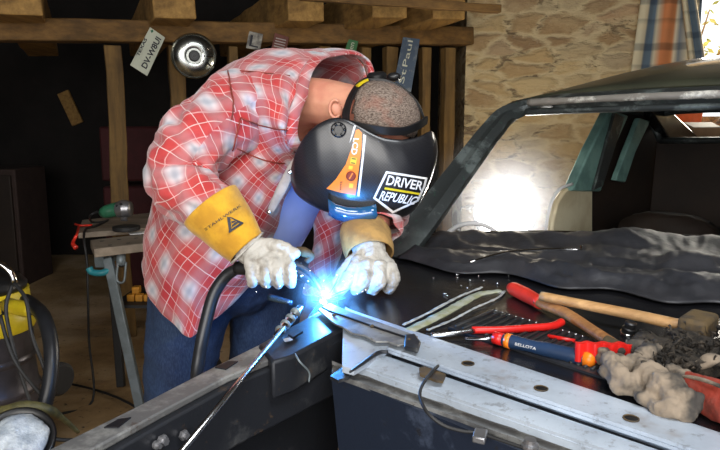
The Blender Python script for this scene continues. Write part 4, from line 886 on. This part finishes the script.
# jeans
def legm(x, y):
    return tube([V3((x+.03, y, .93)), V3((x+.01, y, .80)), V3((x-.015, y-.02, .62)), V3((x-.02, y-.02, .48)), V3((x-.01, y+.01, .28)), V3((x, y+.03, .07))], [.125, .118, .105, .092, .082, .078], 36, 8)
jd = [legm(*LX[0]), legm(*LX[1]), ellip(V3((-.43, 1.9, .90)), (.215, .18, .14))]
blob('jeans', jd, M['denim'], man, .012, .022, .07, 3)
for (x, y) in LX: blob('boot', [capsules([V3((x, y+.05, .06)), V3((x+.02, y-.08, .055)), V3((x+.03, y-.18, .05))], [.055, .055, .048]), capsules([V3((x, y+.04, .05)), V3((x, y+.03, .16))], [.055, .055])], M['seat'], man, .008)
# ---- helmet
FR = [(290, 180), (296, 194), (310, 205), (328, 213), (350, 218), (374, 220), (398, 219), (414, 211), (426, 192), (435, 168), (438, 148), (434, 132)]
BK = [(290, 172), (294, 155), (302, 139), (314, 126), (330, 118), (345, 118), (362, 127), (380, 136), (398, 139), (412, 138), (424, 134), (431, 130)]
WL = [.035, .065, .088, .104, .114, .118, .119, .115, .105, .088, .068, .045]
Ld = V3((0, -1, .06)).normalized(); D0 = 1.63
def dens(l, m): return interp([V3((p[0], p[1], 0)) for p in l], m)
m_ = 45; fr_, bk_ = smoothpath([V3((*p, 0)) for p in FR], 4), smoothpath([V3((*p, 0)) for p in BK], 4); wl_ = interp(WL, len(fr_)); rings = []
for f, b, w1 in zip(fr_, bk_, wl_):
    nearp, farp = [], []
    for k in range(15):
        t_ = k/14; a = t_*PI/2; fr0 = (1-math.cos(a))**1.0; lat = math.sin(a)**.75*w1; q = f.lerp(b, fr0); P = W(q.x, q.y, D0-lat); nearp.append(P); 
        if k: farp.append(P-Ld*(2*lat))
    rings.append(farp[::-1]+nearp)
vs = [p for r_ in rings for p in r_]; n_ = len(rings[0]); fs = [(i*n_+j, i*n_+j+1, (i+1)*n_+j+1, (i+1)*n_+j) for i in range(len(rings)-1) for j in range(n_-1)]
hel = subsurf(solid(obj('welding_helmet', (vs, fs), M['helmet'], man), .005, -1), 1)
bpy.context.view_layer.update(); ht = bvh(hel)
# visor window bulge at the bottom
obj('visor_window', wrinkle(loft([[W(x+dx, y+dy, D0-.09+zz) for dx, dy, zz in ((0, -7, 0), (1.5, 4, -.004), (0, 9, .02), (0, 9, .14), (0, -7, .14))] for x, y in ((328, 206), (336, 211), (347, 214), (360, 214.5), (370, 213), (376, 211))]), .0, 5), M['glass'], hel)
decal_poly('orange_sticker', [(356, 130), (359, 129.5), (362, 133), (361.5, 148), (358, 176), (355.5, 195), (341, 192.5), (326.5, 188.5), (336, 179), (346, 164), (352, 147)], ht, M['orange'], hel, .0016, 4)
decal_poly('white_stripe', [(363.5, 134), (366, 136), (364, 156), (359.5, 196), (357.2, 196), (362, 156)], ht, M['white'], hel, .0016)
decal_poly('white_stripe', [(354, 125.5), (356, 126), (351.5, 139), (349.5, 143)], ht, M['white'], hel, .0016, 2)
decal_text('model_lettering', 'LCD', [(353.5, 138), (351, 154), (356.8, 155), (359, 138.5)], ht, M['white'], hel, .0028, .02)
decal_poly('yellow_label', [(351.2, 157), (357, 158), (356, 164.5), (350, 163.5)], ht, M['yellow'], hel, .0026, 1)
decal_text('number_lettering', '11', [(352, 158), (351.3, 163), (355.2, 163.6), (356, 158.6)], ht, M['ink'], hel, .0034)
h = ontarget([(351, 176)], ht, .001)[0]; nrm = (CAM-h).normalized()
obj('dial', lathe(h, nrm, [(.012, 0), (.012, .004), (.009, .006), (0, .006)], 24), M['redcloth'], hel)
obj('dial_pointer', bar(h+nrm*.008+V3((-.004, 0, -.007)), h+nrm*.008+V3((.004, 0, .007)), .003, .002, V3((0, 1, 0))), M['orange'], hel, smooth=False)
for q in ([(349, 165.5), (353, 166), (352.4, 169.5), (348.5, 169)], [(349.5, 183), (353.5, 183.5), (353, 188), (349, 187.5)]): decal_poly('dial_label', q, ht, M['yellow'], hel, .0028, 1)
decal_text('dial_lettering', 'Sens', [(340.5, 181), (340, 189.5), (342, 189.8), (342.6, 181)], ht, M['ink'], hel, .0028)
h = ontarget([(338.5, 130)], ht, .0)[0]; nrm = ((CAM-h).normalized()+V3((0, 0, .1))).normalized()
obj('hinge_knob', lathe(h-nrm*.004, nrm, [(.019, 0), (.019, .010), (.016, .013), (.011, .013), (.010, .009), (0, .009)], 28), M['black'], hel, auto=40)
for k in range(6): a = k*PI/3; obj('knob_grip', ellip(h+nrm*.008+V3((math.cos(a)*.014, 0, math.sin(a)*.014)), (.0035, .004, .0035), n=8, m=6), M['gloss'], hel)
# shield emblem
SH = [(386, 171), (427, 177.5), (425, 186), (418, 201), (392.5, 213), (373, 198)]
cxy = (400, 191)
outer = SH; inner = [(cxy[0]+(x-cxy[0])*.90, cxy[1]+(y-cxy[1])*.88) for x, y in SH]
for i in range(len(SH)):
    j = (i+1) % len(SH); decal_poly('shield_border', [outer[i], outer[j], inner[j], inner[i]], ht, M['white'], hel, .0018, 3)
decal_text('emblem_lettering', 'DRIVER', [(385.5, 184.5), (421, 190.5), (423.5, 181.5), (388.5, 175)], ht, M['white'], hel, .0022, .02)
decal_poly('yellow_stripe', [(385, 187), (420.5, 193), (420, 195), (384.2, 189)], ht, M['yellow'], hel, .002, 3)
decal_text('emblem_lettering', 'REPUBLIC', [(378.5, 199.5), (413, 204.5), (418.5, 196.5), (382.5, 190.5)], ht, M['white'], hel, .0022, .02)
# headgear band over the head
def band(name, pts, w_, m='black', th=.004):
    rings = []; P_ = smoothpath([W(*p) for p in pts], 8)
    for i, p in enumerate(P_):
        t_ = (P_[min(i+1, len(P_)-1)]-P_[max(i-1, 0)]).normalized(); o_ = (p-hcn).normalized(); s_ = t_.cross(o_).normalized()
        rings.append([p+s_*w_/2-o_*th, p+s_*w_/2+o_*th/2, p-s_*w_/2+o_*th/2, p-s_*w_/2-o_*th])
    return obj(name, loft(rings), M[m], hel, auto=40)
band('head_band', [(346, 126, 1.535), (346, 112, 1.53), (350, 98, 1.55), (356, 87, 1.58), (362, 80, 1.62), (366, 80, 1.68)], .020)
band('head_band', [(348, 124, 1.535), (366, 128, 1.525), (386, 131, 1.52), (404, 131, 1.54), (418, 126, 1.57), (427, 120, 1.62)], .020)
band('crown_band', [(366, 79, 1.61), (386, 80, 1.60), (404, 89, 1.60), (418, 103, 1.61), (425, 120, 1.63)], .012)
obj('ratchet_knob', lathe(W(377, 79, 1.64), V3((-.1, -.2, 1)), [(.026, -.006), (.026, .012), (.02, .017), (0, .018)], 20), M['black'], hel, auto=40)
obj('adjuster', ellip(W(394, 77, 1.66), (.020, .015, .012)), M['black'], hel)
band('yellow_tag', [(357, 86, 1.565), (362, 82, 1.575), (367, 79.5, 1.59)], .008, 'yellow')
# ---- right glove (near)
gl = blob('welding_glove', [ellip(W(258, 256, 1.43), (.040, .032, .032)), ellip(W(270, 262, 1.42), (.036, .034, .030)), capsules([W(243, 243, 1.45), W(262, 258, 1.43)], [.040, .038]),
    *[capsules([W(x-3, 258, 1.405), W(x, 270, 1.385), W(x+1, 281, 1.395), W(x, 282, 1.425), W(x-2, 272, 1.45)], [.0145, .0145, .0135, .0125, .011]) for x in (252, 265, 278, 290)],
    capsules([W(256, 246, 1.43), W(278, 246, 1.41), W(295, 254, 1.405)], [.020, .016, .013])], M['goat'], man, .003, .008, .020, 2)
def cuff(name, stations, mat, parent):
    rings = []
    S = [smoothpath([W(*s[0]) for s in stations], 5), smoothpath([V3((s[1], s[2], 0)) for s in stations], 5)]; fr = frames(S[0], V3((0, -1, 0)))
    for p, r_, (t_, u_, s_) in zip(S[0], S[1], fr): rings.append([p+u_*(r_.y*math.cos(2*PI*j/40))+s_*(r_.x*math.sin(2*PI*j/40)) for j in range(40)])
    d = wrinkle(loft(rings, cap=False), .003, 14); return solid(obj(name, d, mat, parent), .004)
cf = cuff('gauntlet_cuff', [((211, 205, 1.455), .074, .062), ((218, 214, 1.453), .071, .060), ((230, 228, 1.45), .062, .054), ((240, 240, 1.447), .054, .048), ((247, 248, 1.445), .048, .044)], M['gauntlet'], gl)
obj('cuff_hem', tube([v for v in []] or [W(247, 248, 1.445)+(a_*math.cos(t_)*.05+b_*math.sin(t_)*.046) for a_, b_ in [(V3((.72, 0, .69)), V3((0, -1, 0)))] for t_ in [i*2*PI/24 for i in range(25)]], .003, 6, 1), M['goat'], gl)
bpy.context.view_layer.update(); ct = bvh(cf)
for tri in ([(227, 217), (230, 217.5), (231.5, 229), (229.5, 233)], [(228.5, 217), (231, 217.5), (243, 223), (241, 225)], [(229.3, 233), (228.8, 230.6), (240.5, 222.8), (243, 223.6)], [(232, 227.3), (231.7, 225.2), (235.5, 222), (238, 223)], [(231.6, 223.5), (231.2, 221.4), (233.8, 221), (235.2, 222)]):
    decal_poly('triangle_emblem', tri, ct, M['ink'], gl, .004, 2)
decal_text('brand_lettering', 'STAHLWERK', [(206.5, 230.5), (240.5, 207), (239.3, 204.6), (205.2, 228)], ct, M['ink'], gl, .004)
# ---- left glove
g2 = blob('welding_glove', [ellip(W(371, 260, 1.50), (.046, .03, .032)), ellip(W(382, 268, 1.49), (.036, .03, .03)), capsules([W(368, 246, 1.53), W(372, 262, 1.50)], [.042, .040]),
    capsules([W(358, 262, 1.47), W(350, 275, 1.45), W(341, 290, 1.45)], [.018, .016, .014]),
    capsules([W(367, 265, 1.46), W(364, 279, 1.44), W(357, 289, 1.455), W(352, 287, 1.48)], [.018, .0165, .015, .013]),
    capsules([W(380, 267, 1.455), W(379, 281, 1.44), W(373, 289, 1.46), W(368, 285, 1.49)], [.018, .017, .015, .013]),
    capsules([W(391, 269, 1.465), W(394, 280, 1.455), W(389, 288, 1.475), W(384, 284, 1.50)], [.017, .016, .014, .012]),
    capsules([W(358, 258, 1.51), W(346, 268, 1.50), W(337, 282, 1.49)], [.019, .016, .013])], M['goat'], man, .003, .008, .020, 2)
cuff('gauntlet_cuff', [((368, 231, 1.60), .062, .05), ((366, 238, 1.57), .066, .052), ((368, 248, 1.54), .064, .057), ((370, 255, 1.525), .060, .052)], M['gauntlet_shaded'], g2)
# ================================================================== TORCH, ROD, ARC
r = thing('welding_torch', W(300, 268, 1.43), 'black welding torch with curved neck held in the near glove', 'welding torch')
obj('handle', px_tube([(236, 268, 1.46), (258, 268, 1.445), (284, 266, 1.435), (300, 272, 1.43), (318, 284, 1.43)], [.016, .018, .020, .018, .012], 14), M['black'], r)
obj('neck', px_tube([(290, 264, 1.41), (302, 267, 1.41), (312, 276, 1.41), (320, 288, 1.415), (328, 297, 1.42)], [.008, .0075, .007, .007, .006], 12), M['black'], r)
obj('nozzle', px_tube([(321, 289, 1.416), (329, 298, 1.42)], [.0085, .007], 14, 1), M['bright'], r)
obj('trigger', px_tube([(296, 250, 1.43), (304, 252, 1.43), (311, 256, 1.43), (306, 262, 1.43)], [.008, .012, .009, .006], 10), M['rust'], r)
obj('cable_loop', px_tube([(287, 250, 1.41), (292, 252, 1.405), (290, 262, 1.405), (296, 266, 1.41), (302, 263, 1.41)], .0045, 8), M['rubber'], r)
for p in ((301, 276, 1.41), (308, 281, 1.415), (296, 271, 1.412)): obj('screw', ellip(W(*p), (.0035, .003, .0035), n=8, m=6), M['bright'], r)
obj('cable', px_tube([(240, 267, 1.46), (226, 276, 1.47), (214, 294, 1.47), (206, 322, 1.46), (200, 352, 1.45), (197, 385, 1.46), (205, 430, 1.6), (215, 440, 2.0)], [.013, .0145, .015, .015, .015, .015, .015, .015], 14), M['hose'], r)
r = thing('steel_rod', Z(290, 320, .96), 'long thin bright steel rod reaching from the bottom edge up to the weld', 'rod')
obj('shaft', tube([W(183, 450, .76)*1.12-W(286, 325, 1.24)*.12, W(286, 325, 1.24)], .0045, 10, 1), M['bright'], r)
obj('collar', tube([W(276, 336, 1.20), W(288, 322, 1.25), W(300, 308, 1.30)], [.006, .0095, .008], 12, 3), M['chrome'], r)
for k in range(4): p = W(280+k*5, 331-k*6, 1.22+k*.018); obj('collar_ring', tube([p, p+(W(300, 308, 1.30)-W(276, 336, 1.20)).normalized()*.004], .0108, 14, 1), M['grey'], r)
tag(obj('short_tube', px_tube([(269, 297, 1.42), (280, 300, 1.41), (292, 303, 1.40)], [.008, .0075, .006], 12, 3), simple('blue_lit_steel', (.10, .18, .30), .25, .8)), 'short blue-grey metal pin sticking out left of the arc', 'pin')  # blue of the base colour is arc light on plain metal
# arc flare: emissive ragged plasma, real size
ac = W(324, 301, 1.40); rnd = random.Random(3)
core = obj('welding_arc', wrinkle(join(ellip(ac, (.009, .008, .007), n=16, m=10), ellip(ac+V3((.008, 0, .008)), (.006, .005, .008), n=12, m=8)), .004, 80), emit('arc_core', (.40, .85, 1), 9)); tag(core, 'blinding blue-white welding arc between torch and panel edge', 'welding arc')
fl_ = []
ARC = emit('arc_plume', (.05, .42, 1), 2.0)
for k in range(26):
    a = rnd.uniform(0, 2*PI); L = rnd.uniform(.02, .05)*(1.5 if abs(math.sin(a+2.4)) < .5 else .8); dv = V3((math.cos(a), rnd.uniform(-.5, .2), math.sin(a))).normalized()
    fl_.append(tube([ac+dv*.006, ac+dv*L*.5+V3((rnd.uniform(-.004, .004), 0, rnd.uniform(-.004, .004))), ac+dv*L], [.003, .0018, .0003], 5, 3))
obj('plume', join(*[(d[0], d[1]) for d in fl_]), ARC, core)
sparks = []
for k in range(16):
    a = rnd.uniform(0, 2*PI); dd_ = rnd.uniform(.03, .16); sparks.append(ellip(ac+V3((math.cos(a)*dd_*1.3, rnd.uniform(-.05, .05), abs(math.sin(a))*dd_*.5)), (.0008,)*3, n=6, m=4))
tag(obj('sparks', join(*[(d[0], d[1]) for d in sparks]), emit('spark_glow', (1, .9, .8), 8)), 'tiny bright sparks scattered around the welding arc', 'sparks', kind='stuff')
# ================================================================== LIGHT
def light(name, typ, loc, en, col, size=.1, rot=None, **kw):
    l = bpy.data.lights.new(name, typ); l.energy = en; l.color = col
    if typ == 'AREA': l.shape = 'RECTANGLE'; l.size = size[0]; l.size_y = size[1]
    elif typ == 'POINT' or typ == 'SPOT': l.shadow_soft_size = size
    for k, v in kw.items(): setattr(l, k, v)
    o = bpy.data.objects.new(name, l); C.objects.link(o); o.location = loc
    if rot is not None: o.rotation_euler = (V3(rot)-V3(loc)).to_track_quat('-Z', 'Y').to_euler()
    return o
light('doorway_daylight', 'AREA', (-.45, -1.45, 1.85), 64, (1, .96, .90), (2.4, 1.3), (-.1, 1.8, 1.1))
light('overhead_fill', 'AREA', (.55, .55, 2.65), 34, (.93, .97, 1), (1.0, .8), (.25, 1.2, .9))  # added fill from above, no opening there; brightens the silver panel
light('arc_light', 'POINT', ac+V3((.005, -.03, .025)), 4.8, (.07, .36, 1), .012)
light('work_lamp_light', 'SPOT', lc+ld*.06, 30, (1, .95, .86), .12, lc+ld*2, spot_size=math.radians(165), spot_blend=.5)
light('work_lamp_back', 'POINT', lc+V3((.1, .35, .25)), 12, (1, .88, .68), .1)
wp = onwall(730, 1.95)-sn*.7
light('window_daylight', 'AREA', wp, 75, (1, .94, .80), (1.3, .9), wp+sn*2+V3((-.8, -.6, -.5)))
w = bpy.data.worlds.new('sky'); bpy.context.scene.world = w; w.use_nodes = True; bg = w.node_tree.nodes['Background']; bg.inputs[0].default_value = (.95, .97, 1, 1); bg.inputs[1].default_value = 1.3
# haze: thin welding smoke at the arc, added glow volume at the lamp
def haze(name, c, r_, dens_, label):
    t = NT(name+'_smoke'); t.n.remove(t.b); co = t.node('ShaderNodeTexCoord').outputs['Object']
    ln = t.node('ShaderNodeVectorMath', {0: co}, operation='LENGTH').outputs['Value']; f = t.math('SUBTRACT', 1, t.smooth(ln, r_*.15, r_))
    dn = t.math('MULTIPLY', t.math('MULTIPLY', f, f), dens_)
    v = t.node('ShaderNodeVolumePrincipled', {'Color': (.9, .93, 1), 'Density': dn, 'Anisotropy': .2}); t.l.new(v.outputs[0], t.out.inputs['Volume'])
    return tag(obj(name, ellip(c, (r_,)*3, n=24, m=16), t.m, origin=c), label, 'smoke', kind='stuff')
haze('weld_smoke', ac+V3((.01, 0, .02)), .12, 3.0, 'thin bluish smoke glowing around the welding arc')
haze('lamp_glow_haze', lc+ld*.22, .5, 1.5, 'added haze volume imitating the glow around the work lamp')  # local volume added to give the lamp its bloom
sc = bpy.context.scene; vs_ = sc.view_settings; vs_.view_transform = 'Standard'; vs_.look = 'None'; vs_.gamma = 1; vs_.use_curve_mapping = False; vs_.exposure = 0.35
sc.cycles.max_bounces = 6; sc.cycles.volume_bounces = 0; sc.cycles.sample_clamp_indirect = 4; sc.cycles.use_denoising = True
for o in bpy.data.objects:
    if '_w' in o: del o['_w']
